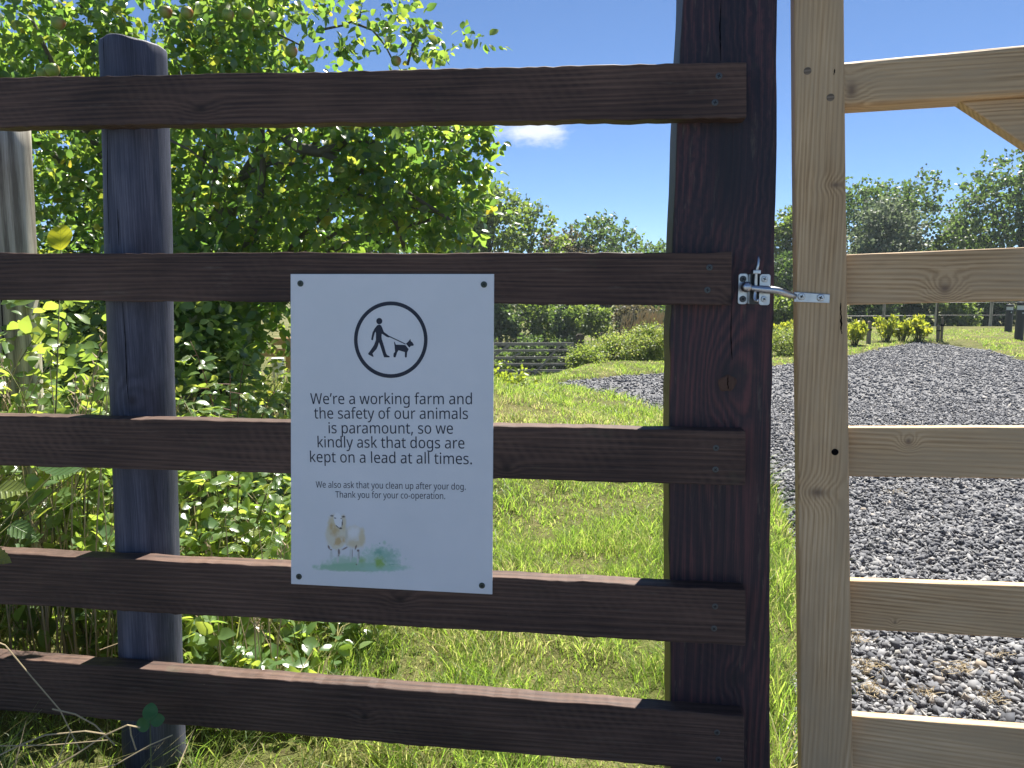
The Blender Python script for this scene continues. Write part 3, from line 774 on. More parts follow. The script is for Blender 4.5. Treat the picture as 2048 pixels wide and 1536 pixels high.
kp1, kp2, kp3 = FE.at(1452, 762, RAIL_T), FE.at(1468, 1356, RAIL_T), FE.at(1445, 300, RAIL_T)
M_POST = wood('dark_knotty_gate_post', (.009, .008, .016), (.034, .018, .024), (.125, .042, .042), 'z',
              [(kp1.z + .004, kp1.x, .044, .023, 9), (kp2.z, kp2.x, .020, .014, 5), (kp3.z - .02, kp3.x + .01, .12, .035, -11)], ring=460, seed=1.9, rough=.5, bump=.9, spec=.4, core=(.011, .009, .014), contrast=.5, wobble=30.0, coret=.9, saw=.12)
post = mb.build('post', M_POST, fence, bevel=.004)
tag(post, 'thick square dark brown gate post with a big knot')
# the cut branch face inside the big knot, and drying cracks
mb = MB(); mb.lathe([(.0185, -.001), (.0185, .0012), (.015, .0022)], 20, 'y')
for k in range(len(mb.v)):
    x, y, z = mb.v[k]; a_ = math.atan2(z, x); f_ = 1 + .12 * math.sin(2 * a_ + 1) + .08 * math.sin(5 * a_); mb.v[k] = (x * f_ * .85, y, z * f_ * .95)
ko = mb.build('knot', wood('knot_heart', (.03, .014, .010), (.075, .036, .022), (.13, .065, .038), 'z', [(kp1.z, kp1.x, .004, .002, 3)], ring=60, seed=8, contrast=.3), post)
ko.location = (kp1.x + .002, RAIL_T - .0008, kp1.z - .004)
M_CRACK = plain('dark_crack', (.004, .0035, .004), .95, 0, .05)


def crack(px_list, w, frame, y, parent, name='crack'):
    mb = MB(); L = [frame.at(px, py, y) for px, py in px_list]; pts = []
    for i in range(len(L) - 1):
        for t in np.linspace(0, 1, 8, endpoint=False): pts.append(L[i].lerp(L[i + 1], t))
    pts.append(L[-1]); n = len(pts); poly = []
    ws = [w * (0.25 + 0.75 * math.sin(math.pi * (i + .4) / (n + .2))) * random.uniform(.6, 1.2) for i in range(n)]
    js = [random.uniform(-.5, .5) * w for _ in range(n)]
    poly = [(p.x - ws[i] + js[i], p.z) for i, p in enumerate(pts)] + [(p.x + ws[i] + js[i], p.z) for i, p in reversed(list(enumerate(pts)))]
    mb.add([(x, y - .0006, z) for x, z in poly], [(i, i + 1, 2 * n - 2 - i, 2 * n - 1 - i) for i in range(n - 1)])
    return mb.build(name, M_CRACK, parent)


crack([(1442, 0), (1440, 60), (1441, 122)], .0011, FE, RAIL_T - .001, post)
crack([(1456, 750), (1455, 768), (1457, 778)], .0010, FE, RAIL_T - .0032, post)
crack([(1463, 612), (1462, 680), (1464, 720)], .0010, FE, RAIL_T - .001, post)

# round post behind the left part of the rails
zt = FE.at(265, 88, RAIL_T + .07).z
ct, cb = FE.at(266, 88, RAIL_T + .068), FE.at(302, 1300, RAIL_T + .070)
mb = MB(); N = 40; prof = []
dirv = (cb - ct) / (ct.z - cb.z)
levels = [0, -.0025, -.02, -.1, -.25, -.4, -.55, -.7, -.85, -1.0, -1.15, -1.35, -1.6]
rad = [.0625, .0642, .0645, .065, .066, .067, .067, .0655, .066, .066, .067, .067, .068]
vs_, fs_ = [], []
for li, (dz, r0) in enumerate(zip(levels, rad)):
    c = ct + dirv * (-dz)
    for k in range(N):
        a = 2 * math.pi * k / N
        rr = r0 * (1 + .015 * math.sin(3 * a + dz * 4) + .012 * math.sin(7 * a + dz * 9))
        tilt = (.009 * max(0, math.cos(a)) + .003 * max(0, -math.cos(a)) + .0012 * math.sin(5 * a) + .0008 * math.sin(11 * a)) if li < 3 else 0
        vs_.append((c.x + rr * math.cos(a), c.y + rr * math.sin(a), c.z - tilt - (.004 if li == 0 else 0) + (.005 if li == 0 else 0)))
for li in range(len(levels) - 1):
    for k in range(N):
        k2 = (k + 1) % N
        fs_.append((li * N + k, (li + 1) * N + k, (li + 1) * N + k2, li * N + k2))
fs_.append(tuple(range(N)))
mb.add(vs_, fs_)
kk1 = FE.at(283, 797, .08)
M_RPOST = wood('round_post_stain_flare_blue', (.020, .022, .036), (.058, .062, .092), (.14, .14, .18), 'z', [(kk1.z, kk1.x, .022, .018, 14)], ring=120, seed=5.2, rough=.6, bump=.7, core=(.02, .018, .026), contrast=.3, wobble=6.0)  # dark stain with the blue wash of lens flare mixed into its colour
rp = mb.build('post', M_RPOST, fence, smooth=True)
def post_crack(px_list, w):
    # drying crack laid on the round surface
    mb = MB(); pts = []
    for i in range(len(px_list) - 1):
        for t in np.linspace(0, 1, 10, endpoint=False):
            pts.append((px_list[i][0] * (1 - t) + px_list[i + 1][0] * t, px_list[i][1] * (1 - t) + px_list[i + 1][1] * t))
    L, Rr = [], []
    n = len(pts)
    for i, (px, py) in enumerate(pts):
        p = FE.at(px, py, RAIL_T + .02); c = ct + dirv * (ct.z - p.z)
        dx = max(-.055, min(.055, p.x - c.x)); ww = w * (.3 + .7 * math.sin(math.pi * (i + .5) / n)) * random.uniform(.7, 1.2)
        for lst, s_ in ((L, -1), (Rr, 1)):
            a_ = dx + s_ * ww; rr = .0672 * 1.012
            lst.append((c.x + a_, c.y - math.sqrt(max(rr * rr - a_ * a_, 1e-6)) - .0004, p.z))
    mb.add(L + Rr, [(i, i + 1, n + i + 1, n + i) for i in range(n - 1)])
    mb.build('crack', M_CRACK, rp)


post_crack([(226, 256), (224, 380), (228, 500)], .0011)
post_crack([(247, 420), (250, 500)], .0009)
post_crack([(256, 604), (262, 680), (264, 760), (268, 800)], .0010)
post_crack([(217, 80), (219, 148)], .0009)
tag(rp, 'round dark stained post with lens-flare blue in its colour and drying cracks')

# ------------------------------------------------------------------ sign
SY_ = -.0045            # front face of the panel, just proud of the rails
sign = empty('farm_notice_sign', FE.o, -FE.yaw, 'white rectangular notice sign about dogs on leads screwed to the dark rails', 'sign')
c_tl, c_tr, c_br, c_bl = (FE.at(px, py, SY_) for px, py in ((581, 548), (988, 548), (984.5, 1189), (582, 1168)))
mb = MB()
mb.add([c_bl, c_br, c_tr, c_tl] + [(c.x, -.0006, c.z) for c in (c_bl, c_br, c_tr, c_tl)],
       [(0, 1, 2, 3), (7, 6, 5, 4), (0, 4, 5, 1), (1, 5, 6, 2), (2, 6, 7, 3), (3, 7, 4, 0)])
M_SIGN, nt, out = new_mat('white_composite_panel'); g = NT(nt)
tc = g.n('ShaderNodeTexCoord')
nz = g.noise(tc.outputs['Object'], 6, 4, .6); n2 = g.noise(tc.outputs['Object'], 160, 2, .6)
colr = g.ramp(nz, [(.3, (.70, .73, .75)), (.7, (.76, .78, .80))])
b = g.principled(colr, g.math('MULTIPLY_ADD', nz, .15, .30), 0, .4, g.bump(n2, .05, .0004))
nt.links.new(b.outputs[0], out.inputs[0])
panel = mb.build('panel', M_SIGN, sign, bevel=.0006, seg=1)
M_INK = plain('dark_navy_print', (.007, .015, .038), .4, 0, .4, 30, .1)
for (px, py) in ((601, 567), (968, 569), (598, 1153), (964, 1171)):
    p = FE.at(px, py, SY_); put(SCREW_SIGN, 'screw', p, sign, random.uniform(0, 1.5))


def sgn(px, py):
    p = FE.at(px, py, SY_); return p.x, p.z


def flat_shape(name, loops, y, parent, mat):
    """Filled 2-D outline (holes by overlap) as a mesh in the sign plane."""
    cu = bpy.data.curves.new(name, 'CURVE'); cu.dimensions = '2D'; cu.fill_mode = 'BOTH'
    for lp_ in loops:
        s = cu.splines.new('POLY'); s.points.add(len(lp_) - 1); s.use_cyclic_u = True
        for pt, (x, z) in zip(s.points, lp_): pt.co = (x, z, 0, 1)
    tmp = bpy.data.objects.new('tmp', cu); COL.objects.link(tmp)
    dg = bpy.context.evaluated_depsgraph_get()
    me = bpy.data.meshes.new_from_object(tmp.evaluated_get(dg))
    bpy.data.objects.remove(tmp); bpy.data.curves.remove(cu)
    co = np.empty(len(me.vertices) * 3); me.vertices.foreach_get('co', co); co = co.reshape(-1, 3)
    co = np.stack([co[:, 0], np.full(len(co), y), co[:, 1]], -1)
    me.vertices.foreach_set('co', co.ravel()); me.update()
    me.materials.clear(); me.materials.append(mat)
    me.name = name
    return link_mesh(name, me, None, parent)


INK_Y = SY_ - .0004
LINES = [("We\u2019re a working farm and", 621, 808, 944, 808.5, 21.6), ("the safety of our animals", 628.5, 837, 936, 838, 21.6), ("is paramount, so we", 657.5, 866.5, 906, 867.5, 21.6),
         ("kindly ask that dogs are", 635.5, 894.5, 929, 897, 21.6), ("kept on a lead at all times.", 620.5, 924, 944, 928.5, 21.6),
         ("We also ask that you clean up after your dog.", 632, 975, 931.5, 979.5, 12.6), ("Thank you for your co-operation.", 671, 995, 890.5, 998, 12.6)]
for text, x0, y0, x1, y1, cap in LINES:
    a, b_ = Vector(sgn(x0, y0)), Vector(sgn(x1, y1)); d = b_ - a
    adv = 0; loops = []; right = 0
    for ch in text:
        w, spl = GLYPHS[ch]
        for s in spl:
            loops.append([(adv + x, z) for x, z in s]); right = max(right, max(x for x, z in s) + adv)
        adv += w
    left = min(x for lp_ in loops for x, z in lp_)
    hz = (Vector(sgn(x0, y0 - cap)) - a).length / 573.0
    loops = [[(a.x + d.x * (x - left) / (right - left), a.y + d.y * (x - left) / (right - left) + z * hz) for x, z in lp_] for lp_ in loops]
    flat_shape('lettering', loops, INK_Y, sign, M_INK)

# pictogram: ring, walker, lead and dog
def Zp(x, y): return sgn(640 + x / 7.314, 590 + y / 7.314)
def circ(cx, cy, rx, ry, n=72): return [Zp(cx + rx * math.cos(2 * math.pi * i / n), cy + ry * math.sin(2 * math.pi * i / n)) for i in range(n)]
flat_shape('ring_print', [circ(1036, 654, 538, 560), circ(1036, 654, 486, 504)], INK_Y, sign, M_INK)
flat_shape('walker_head_print', [circ(868, 382, 44, 46, 28)], INK_Y, sign, M_INK)
walker = [(868, 432), (895, 445), (912, 480), (935, 540), (1000, 588), (1022, 602), (1018, 616), (1000, 620), (975, 612), (905, 565), (900, 610), (905, 645), (935, 740), (968, 855), (985, 880), (1020, 896), (1018, 912), (938, 912), (930, 890), (880, 735), (863, 690), (848, 745), (828, 790), (768, 855), (785, 900), (778, 906), (712, 872), (703, 860), (750, 795), (790, 735), (818, 660), (820, 560), (812, 535), (800, 560), (785, 615), (777, 655), (762, 662), (750, 650), (758, 600), (770, 545), (800, 490), (838, 442)]
flat_shape('walker_print', [[Zp(*p) for p in walker]], INK_Y, sign, M_INK)
flat_shape('lead_print', [[Zp(*p) for p in [(1015, 598), (1255, 712), (1252, 724), (1010, 612)]]], INK_Y - .0001, sign, M_INK)
dog = [(1082, 680), (1095, 690), (1110, 726), (1240, 730), (1252, 735), (1298, 792), (1275, 840), (1270, 905), (1262, 914), (1248, 914), (1242, 900), (1242, 835), (1150, 808), (1128, 840), (1108, 905), (1098, 914), (1080, 910), (1074, 895), (1078, 855), (1098, 830), (1092, 750)]
flat_shape('dog_print', [[Zp(*p) for p in dog]], INK_Y, sign, M_INK)
dhead = [(1258, 712), (1295, 678), (1322, 642), (1330, 675), (1350, 690), (1374, 728), (1365, 742), (1330, 745), (1310, 768), (1300, 762)]
flat_shape('dog_head_print', [[Zp(*p) for p in dhead]], INK_Y, sign, M_INK)

# watercolour sheep on a green wash, painted as print colours on a fine grid
gw, gh = 170, 118
ux, uy = np.linspace(190, 1860, gw), np.linspace(180, 1220, gh)         # in the zoomed picture's units
UX, UY = np.meshgrid(ux, uy, indexing='ij')
pc = np.ones((gw, gh, 3)) * np.array((.735, .76, .78))


def dab(cx, cy, rx, ry, col, alpha, soft=.35, seed=0, rough=.35, rot=0.0):
    global pc
    dx, dy = UX - cx, UY - cy
    c, s = math.cos(rot), math.sin(rot)
    d = np.hypot((dx * c + dy * s) / rx, (-dx * s + dy * c) / ry)
    d = d + rough * (vnoise(UX / 45, UY / 45, seed) - .5) + rough * .6 * (vnoise(UX / 16, UY / 16, seed + 1) - .5)
    a = alpha * (1 - sstep(1 - soft, 1 + soft * .4, d))
    pc = pc * (1 - a[..., None]) + np.array(col) * a[..., None]


GRN, GRD, GRY = (.30, .54, .36), (.17, .42, .32), (.27, .47, .09)
dab(960, 1085, 760, 78, GRN, .9, .3, 1, .25); dab(1350, 1110, 460, 48, (.38, .60, .52), .7, .5, 3)
dab(760, 1010, 380, 120, GRN, .7, .6, 5); dab(1280, 960, 360, 210, (.36, .60, .48), .75, .7, 7, .6); dab(1420, 900, 220, 150, GRD, .5, .8, 9, .8)
dab(1290, 1010, 100, 90, GRY, .9, .8, 11, .6); dab(1280, 820, 80, 80, GRD, .7, .8, 13, .8); dab(1010, 975, 70, 60, GRY, .6, .8, 15)
dab(1370, 690, 30, 40, GRN, .6, .8, 17); dab(1295, 697, 12, 12, GRD, .8, .4, 18); dab(1490, 1040, 60, 9, GRD, .8, .5, 19, .2, -.15)
CREAM, OCH, WH = (.66, .58, .38), (.56, .38, .15), (.84, .86, .87)
dab(870, 590, 200, 190, (.74, .72, .64), .95, .2, 21, .15); dab(880, 520, 130, 90, WH, .7, .7, 22); dab(1010, 610, 55, 170, CREAM, .9, .5, 23); dab(880, 710, 140, 70, CREAM, .8, .6, 25)
dab(595, 560, 180, 250, (.72, .68, .54), 1., .18, 27, .15); dab(560, 400, 125, 175, CREAM, .85, .35, 29, .2); dab(705, 370, 50, 150, CREAM, .8, .4, 30, .2)
dab(565, 500, 60, 100, OCH, .6, .7, 31, .8); dab(640, 660, 90, 70, OCH, .8, .7, 33, .8, -.5); dab(510, 420, 30, 60, OCH, .6, .6, 35); dab(760, 560, 26, 150, (.55, .53, .45), .6, .8, 36)
dab(622, 325, 72, 135, WH, .98, .25, 37, .1, -.25)
for (x, y, rx, ry, rt) in ((520, 255, 30, 14, .1), (708, 270, 30, 14, -.1), (572, 290, 20, 9, .3), (672, 296, 14, 9, 0), (662, 455, 26, 18, 0), (690, 370, 9, 60, .1), (610, 430, 40, 8, .75)):
    dab(x, y, rx, ry, (.06, .05, .05), .95, .3, 40, .1, rt)
for (x, y, rx, ry, rt) in ((510, 880, 24, 85, 0), (825, 890, 22, 120, 0), (945, 920, 22, 125, .06), (615, 940, 22, 90, 0)):
    dab(x, y, rx, ry, (.60, .64, .62), .9, .4, 44, .1, rt)
for (x, y, rx, ry, rt) in ((635, 835, 20, 50, -.1), (730, 780, 60, 12, -.5), (470, 760, 16, 40, -.4), (505, 800, 22, 14, 0), (910, 760, 16, 45, .3), (945, 815, 22, 22, 0), (850, 860, 6, 80, 0), (962, 880, 6, 90, .06), (920, 1042, 14, 10, 0), (632, 890, 8, 30, 0)):
    dab(x, y, rx, ry, (.16, .10, .075), .9, .4, 46, .15, rt)
vv = np.zeros((gw, gh, 3))
for i in range(gw):
    for j in range(0, gh, gh - 1):
        pass
g00, g10, g01, g11 = (np.array(FE.at(600 + x / 8.084, 1000 + y / 8.084, SY_ - .0003)) for x, y in ((190, 180), (1860, 180), (190, 1220), (1860, 1220)))
tu, tv_ = np.meshgrid(np.linspace(0, 1, gw), np.linspace(0, 1, gh), indexing='ij')
vv = (g00 * ((1 - tu) * (1 - tv_))[..., None] + g10 * (tu * (1 - tv_))[..., None] + g01 * ((1 - tu) * tv_)[..., None] + g11 * (tu * tv_)[..., None])
I, J = np.meshgrid(np.arange(gw - 1), np.arange(gh - 1), indexing='ij')
diff = np.abs(pc - np.array((.735, .76, .78))).max(-1)
kp = (diff[:-1, :-1] + diff[1:, 1:] + diff[1:, :-1] + diff[:-1, 1:]) > .01
qf = np.stack([I * gh + J, I * gh + J + 1, (I + 1) * gh + J + 1, (I + 1) * gh + J], -1)[kp].reshape(-1)
us = np.unique(qf); rm = np.zeros(gw * gh, int); rm[us] = np.arange(len(us))
me = np_mesh('sheep_print', vv.reshape(-1, 3)[us], rm[qf], np.full(len(qf) // 4, 4))
ca = me.attributes.new('print', 'FLOAT_COLOR', 'POINT')
ca.data.foreach_set('color', np.concatenate([pc.reshape(-1, 3)[us], np.ones((len(us), 1))], 1).astype(np.float32).ravel())
M_PRINT, nt, out = new_mat('watercolour_print'); g = NT(nt)
an = g.n('ShaderNodeAttribute'); an.attribute_name = 'print'
b = g.principled(an.outputs['Color'], .37, 0, .4); nt.links.new(b.outputs[0], out.inputs[0])
tag(link_mesh('sheep_print', me, M_PRINT, sign), 'watercolour print of a cream sheep on green grass')

# ------------------------------------------------------------------ new timber gate
GA = Frame(1640, 1.455, R(15.0))
gate = empty('timber_gate', GA.o, -GA.yaw, 'new pale softwood field gate standing next to the dark gate post', 'gate')
PALE_D, PALE_M, PALE_L = (.33, .205, .095), (.56, .375, .195), (.70, .515, .305)


def pale(nm, axis, knots=(), seed=0., ring=760):
    return wood(nm, PALE_D, PALE_M, PALE_L, axis, knots, ring=ring, seed=seed, rough=.62, bump=.35, core=(.20, .13, .08), contrast=.58, blotch=(.48, .345, .20), wobble=12.0)


def knot_px(fr, px, py, y, ra, rc, amp, axis='x'):
    p = fr.at(px, py, y)
    return (p.x, p.z, ra, rc, amp) if axis == 'x' else (p.z, p.x, ra, rc, amp)


st_px = [(-200, 1586.5, 1686), (0, 1588, 1688), (300, 1590, 1691), (700, 1594, 1696), (1100, 1598, 1700), (1536, 1602, 1706), (1690, 1603, 1708)]
mb = MB(); mb.beam([(GA.at(l, y), GA.at(r, y)) for y, l, r in st_px], .075)
stile = mb.build('stile', pale('pale_stile', 'z', [knot_px(GA, 1635, 985, 0, .013, .022, 5, 'z'), knot_px(GA, 1672, 370, 0, .007, .014, 3, 'z')], 2.2), gate, bevel=.004, seg=3)
# plugged pegs and marks
M_PLUG = wood('end_grain_plug', (.12, .09, .06), (.20, .15, .10), (.27, .21, .15), 'x', ring=900, seed=4, rough=.7)
for k, (px, py, r, mt) in enumerate(((1615, 142, .0068, M_PLUG), (1661, 195, .0068, M_PLUG), (1670, 904, .0065, M_CRACK))):
    p = GA.at(px, py); mb = MB(); mb.lathe([(r, -.001), (r, .0006), (r * .8, .0010)], 18, 'y')
    mb.build('peg', mt, stile).location = (p.x, 0, p.z)
crack([(1681, 606), (1682, 640), (1683, 668)], .0016, GA, 0, stile)
crack([(1669, 138), (1668, 150)], .0012, GA, 0, stile)
gr_px = [  # left face top, left face bottom, right (x=2048) face top, bottom, front offset, thickness
    ((122, 213), (87.5, 190), .004, .070), ((509, 610), (494.5, 601.5), .024, .022), ((855, 953), (854, 958), .024, .022), ((1161, 1258), (1172, 1277), .024, .022), ((1431, 1536), (1457, 1566), .024, .022)]
gk = [[knot_px(GA, 1704, 180, 0, .014, .02, 4)], [knot_px(GA, 1890, 577, .024, .014, .013, 9)], [knot_px(GA, 1817, 883, .024, .008, .008, 7)], [knot_px(GA, 1790, 1245, .024, .004, .004, 3)], []]
for k, ((lt, lb), (rt, rb), y, th) in enumerate(gr_px):
    TL, BL, TR, BR = GA.at(1692, lt, y), GA.at(1692, lb, y), GA.at(2048, rt, y), GA.at(2048, rb, y)
    s = -.02 / (TR.x - TL.x); e = 1.0 / (TR.x - TL.x)
    n = 16; rows = []
    for i in range(n + 1):
        t = s + (1 + e - s) * i / n
        rows.append((BL + (BR - BL) * t, TL + (TR - TL) * t))
    mb = MB(); mb.beam(rows, th)
    mb.build('rail', pale('pale_rail_%d' % k, 'x', gk[k], 1.3 + 4.1 * k), gate, bevel=(.010 if k == 0 else .003), seg=3)
# diagonal brace under the top rail
a, b_ = GA.at(1936, 214, .024), GA.at(2048, 288, .024)
d = (b_ - a).normalized(); up = Vector((d.z * -1, 0, d.x)); up = up if up.z > 0 else -up
top = GA.at(2048, 186, .024)
W = .095; L = 1.1
tl_z = a.z + .012
u0 = (tl_z - a.z - up.z * W) / d.z if abs(d.z) > 1e-6 else 0
poly = [a, a + d * L, a + d * L + up * W, a + up * W + d * u0]
poly[0] = a + d * ((tl_z - a.z) / d.z)
mb = MB(); mb.prism([(p.x, p.z) for p in poly], .024, .062)
mb.build('brace', pale('pale_brace', 'x', (), 31.0), gate, bevel=.003)

# ------------------------------------------------------------------ gate latch
PY = RAIL_T - .001      # front face of the dark post
latch = empty('gate_latch', FE.o, -FE.yaw, 'shiny galvanised auto gate latch bridging the dark post and pale gate', 'latch')


def fp(px, py, y): return FE.at(px, py, y)


for (x0, x1, y0, y1) in ((1475, 1497, 547, 608.5), (1517, 1542, 548, 610.5)):
    a, b_ = fp(x0, y1, PY - .003), fp(x1, y0, PY - .003)
    mb = MB(); r = .005
    pts = []
    for (cx, cz, s0) in ((b_.x - r, b_.z - r, 0), (a.x + r, b_.z - r, 90), (a.x + r, a.z + r, 180), (b_.x - r, a.z + r, 270)):
        for i in range(5):
            an_ = R(s0 + i * 22.5); pts.append((cx + r * math.cos(an_), cz + r * math.sin(an_)))
    mb.prism(pts, PY - .003, PY + .001)
    mb.build('mounting_plate', M_ZINC, latch, bevel=.0006, seg=1)
for k, (px, py) in enumerate(((1486, 558), (1485.5, 598), (1529, 558), (1528, 598))):
    p = fp(px, py, PY - .003)
    put(SCREW_ZINC if k > 1 else SCREW_RAIL, 'screw', (p.x, PY - .003, p.z), latch, random.uniform(0, 1.5))
# raised channel between the plates
for (x0, x1) in ((1496.5, 1499.5), (1516, 1518.5)):
    a, b_ = fp(x0, 608, PY - .012), fp(x1, 548, PY - .012)
    mb = MB(); mb.box((a.x, PY - .020, a.z), (b_.x, PY + .001, b_.z)); mb.build('channel_wall', M_ZINC, latch, bevel=.0006, seg=1)
a, b_ = fp(1497, 608, PY - .002), fp(1518, 548, PY - .002)
mb = MB(); mb.box((a.x, PY - .003, a.z), (b_.x, PY + .001, b_.z)); mb.build('channel_back', M_ZINC_DARK, latch)
# upright trigger with thumb hook, collar and lower lip
q0 = [fp(1516.5, 512, PY - .016), fp(1517.5, 520, PY - .018), fp(1516, 530, PY - .020), fp(1513.5, 540, PY - .018), fp(1512, 552, PY - .016), fp(1511, 575, PY - .016), fp(1509, 596, PY - .016), fp(1511, 601, PY - .019), fp(1515, 603, PY - .022), fp(1516, 598, PY - .024)]
mb = MB(); mb.tube(q0, [.0018, .0024, .0028, .0034, .0040, .0042, .0040, .0036, .0032, .0022], 10)
mb.build('trigger', M_ZINC, latch, smooth=True)
a, b_ = fp(1505, 548, PY - .02), fp(1521, 540, PY - .02)
mb = MB(); mb.box((a.x, PY - .026, a.z), (b_.x, PY - .002, b_.z)); mb.build('collar', M_ZINC, latch, bevel=.0012)
# ball end and striker rod to the gate
kb = fp(1493, 574, PY - .022)
mb = MB(); mb.lathe([(.0005, -.009), (.0055, -.0072), (.0085, -.003), (.0088, .001), (.0075, .005), (.004, .0082), (.0005, .009)], 18, 'z')
o = mb.build('ball_end', M_ZINC, latch, smooth=True); o.location = kb; o.rotation_euler = (0, R(90), 0); o.scale = (1.15, 1.15, 1.15)


def gp(px, py, y):      # a point given on the gate's front plane, in the latch's coordinates
    w = GA.o + GA.e * GA.at(px, py, y).x + GA.b * y + Vector((0, 0, GA.at(px, py, y).z)) - FE.o
    return Vector((w.dot(FE.e), w.dot(FE.b), w.z))


rod = [kb, fp(1510, 577, PY - .022), fp(1530, 579, PY - .022), fp(1545, 580, PY - .022), fp(1556, 582, PY - .020), fp(1568, 586, PY - .016), gp(1580, 590, -.006), gp(1592, 593.5, -.004)]
mb = MB(); mb.tube(rod, [.0045, .0062, .0070, .0070, .0070, .0070, .0066, .0050], 14)
mb.build('striker_rod', M_ZINC, latch, smooth=True)
mb = MB()
cs = [gp(1588, 604, -.0045), gp(1659, 606.5, -.0045), gp(1660, 588.5, -.0045), gp(1588, 583.5, -.0045)]
bk = [gp(1588, 604, .0005), gp(1659, 606.5, .0005), gp(1660, 588.5, .0005), gp(1588, 583.5, .0005)]
mb.add(cs + bk, [(0, 1, 2, 3), (7, 6, 5, 4), (0, 4, 5, 1), (1, 5, 6, 2), (2, 6, 7, 3), (3, 7, 4, 0)])
mb.build('striker_plate', M_ZINC, latch, bevel=.001)
for (px, py) in ((1603, 593), (1641, 595.5)):
    p = gp(px, py, -.0047); o = put(SCREW_ZINC, 'screw', p, latch); o.rotation_euler = (0, .4, -(GA.yaw - FE.yaw)); o.scale = (1.15, 1.15, 1.15)

# ------------------------------------------------------------------ lawn, weeds
def blades(name, x, y, z, h, w, lean, tint, curl=.6):
    n = len(x)
    a = rng.uniform(0, 2 * math.pi, n); la = rng.uniform(0, 2 * math.pi, n)
    side = np.stack([np.cos(a), np.sin(a), np.zeros(n)], -1) * w[:, None] * .5
    ld = np.stack([np.cos(la), np.sin(la), np.zeros(n)], -1) * (h * lean)[:, None]
    base = np.stack([x, y, z - .01], -1)
    up = np.zeros((n, 3)); up[:, 2] = h
    mid = base + up * .55 + ld * .35
    tip = base + up * (1 - .25 * np.minimum(lean, 2)[:, None] * curl) + ld * 1.1
    v = np.stack([base - side, base + side, mid - side * .8, mid + side * .8, tip], 1).reshape(-1, 3)
    k = (np.arange(n) * 5)[:, None]
    loops = (np.array([0, 1, 3, 2, 2, 3, 4])[None, :] + k).ravel()
    return np_mesh(name, v, loops, np.tile([4, 3], n), np.repeat(tint, 5))


def scatter(x0, x1, y0, y1, dens, mx=.12, my=.2):
    n = int((x1 - x0) * (y1 - y0) * dens)
    x, y = rng.uniform(x0, x1, n), rng.uniform(y0, y1, n)
    ok = in_view(x, y, 0, mx, my)
    return x[ok], y[ok]


def weed_amount(x, y):
    """1 in the rough bank on the left, 0 on the mown lawn."""
    edge = -.42 - .14 * (y - 1.6) + (vnoise(x * 2 + 3, y * 2, 51) - .5) * .35
    return sstep(0.15, -.25, x - edge) * sstep(9, 7, y)


gxs, gys, gh_, gw_, gl, gt = [], [], [], [], [], []
for (y0, y1, dens, w0, h0, xlo, xhi) in ((1.5, 3.4, 9000, .0032, .066, -1.6, 1.5), (3.4, 6.5, 3800, .0050, .064, -2.6, 2.6), (6.5, 11.5, 1500, .008, .048, -3.5, 9.5), (11.5, 22, 420, .013, .036, -2, 17)):
    x, y = scatter(xlo, xhi, y0, y1, dens)
    sd = gravel_sd(x, y)
    keep = (sd > .03 + .07 * rng.random(len(x))) & (rng.random(len(x)) > weed_amount(x, y) * .55)
    x, y, sd = x[keep], y[keep], sd[keep]
    patch = vnoise(x * 1.6, y * 1.6, 61) * .6 + vnoise(x * 5, y * 5, 62) * .4
    tuft = vnoise(x * 7, y * 7, 63)
    h = h0 * (.35 + 1.3 * tuft ** 1.5) * rng.uniform(.6, 1.35, len(x)) * (1 + .9 * np.exp(-np.abs(sd - .12) / .10)) * (1 + .8 * sstep(.6, .8, patch) * (y < 5))
    dry = sstep(.50, .74, patch) * .75 + .25 * np.exp(-np.abs(sd - .08) / .08)
    t = np.where(rng.random(len(x)) < dry * .58 + .06, rng.uniform(.78, 1, len(x)), rng.uniform(0, .68, len(x)))
    gxs.append(x); gys.append(y); gh_.append(h); gw_.append(w0 * rng.uniform(.6, 1.3, len(x))); gl.append(rng.uniform(.15, 1.3, len(x))); gt.append(t)
x, y = np.concatenate(gxs), np.concatenate(gys)
me = blades('lawn_grass', x, y, ground_z(x, y), np.concatenate(gh_), np.concatenate(gw_), np.concatenate(gl), np.concatenate(gt))
tag(link_mesh('lawn_grass', me, LAWN), 'sunlit short lawn grass with dry patches behind the fence', 'grass', kind='stuff')

# tall rough grass on the bank, partly dry
x, y = scatter(-4.2, -.2, 1.86, 6.5, 700)
wa = weed_amount(x, y); ok = rng.random(len(x)) < wa
x, y = x[ok], y[ok]
h = rng.uniform(.12, .46, len(x)) * (1 + .9 * sstep(-.95, -1.5, x)) * (1 - .72 * sstep(2.8, 3.5, y))
me = blades('tall_grass', x, y, ground_z(x, y), h, rng.uniform(.003, .0065, len(x)), rng.uniform(.15, .9, len(x)), np.where(rng.random(len(x)) < .5, rng.uniform(.6, 1, len(x)), rng.uniform(0, .5, len(x))))
tag(link_mesh('tall_grass', me, TALL_GRASS), 'long half-dry grass growing through the brambles behind the fence', 'grass', kind='stuff')

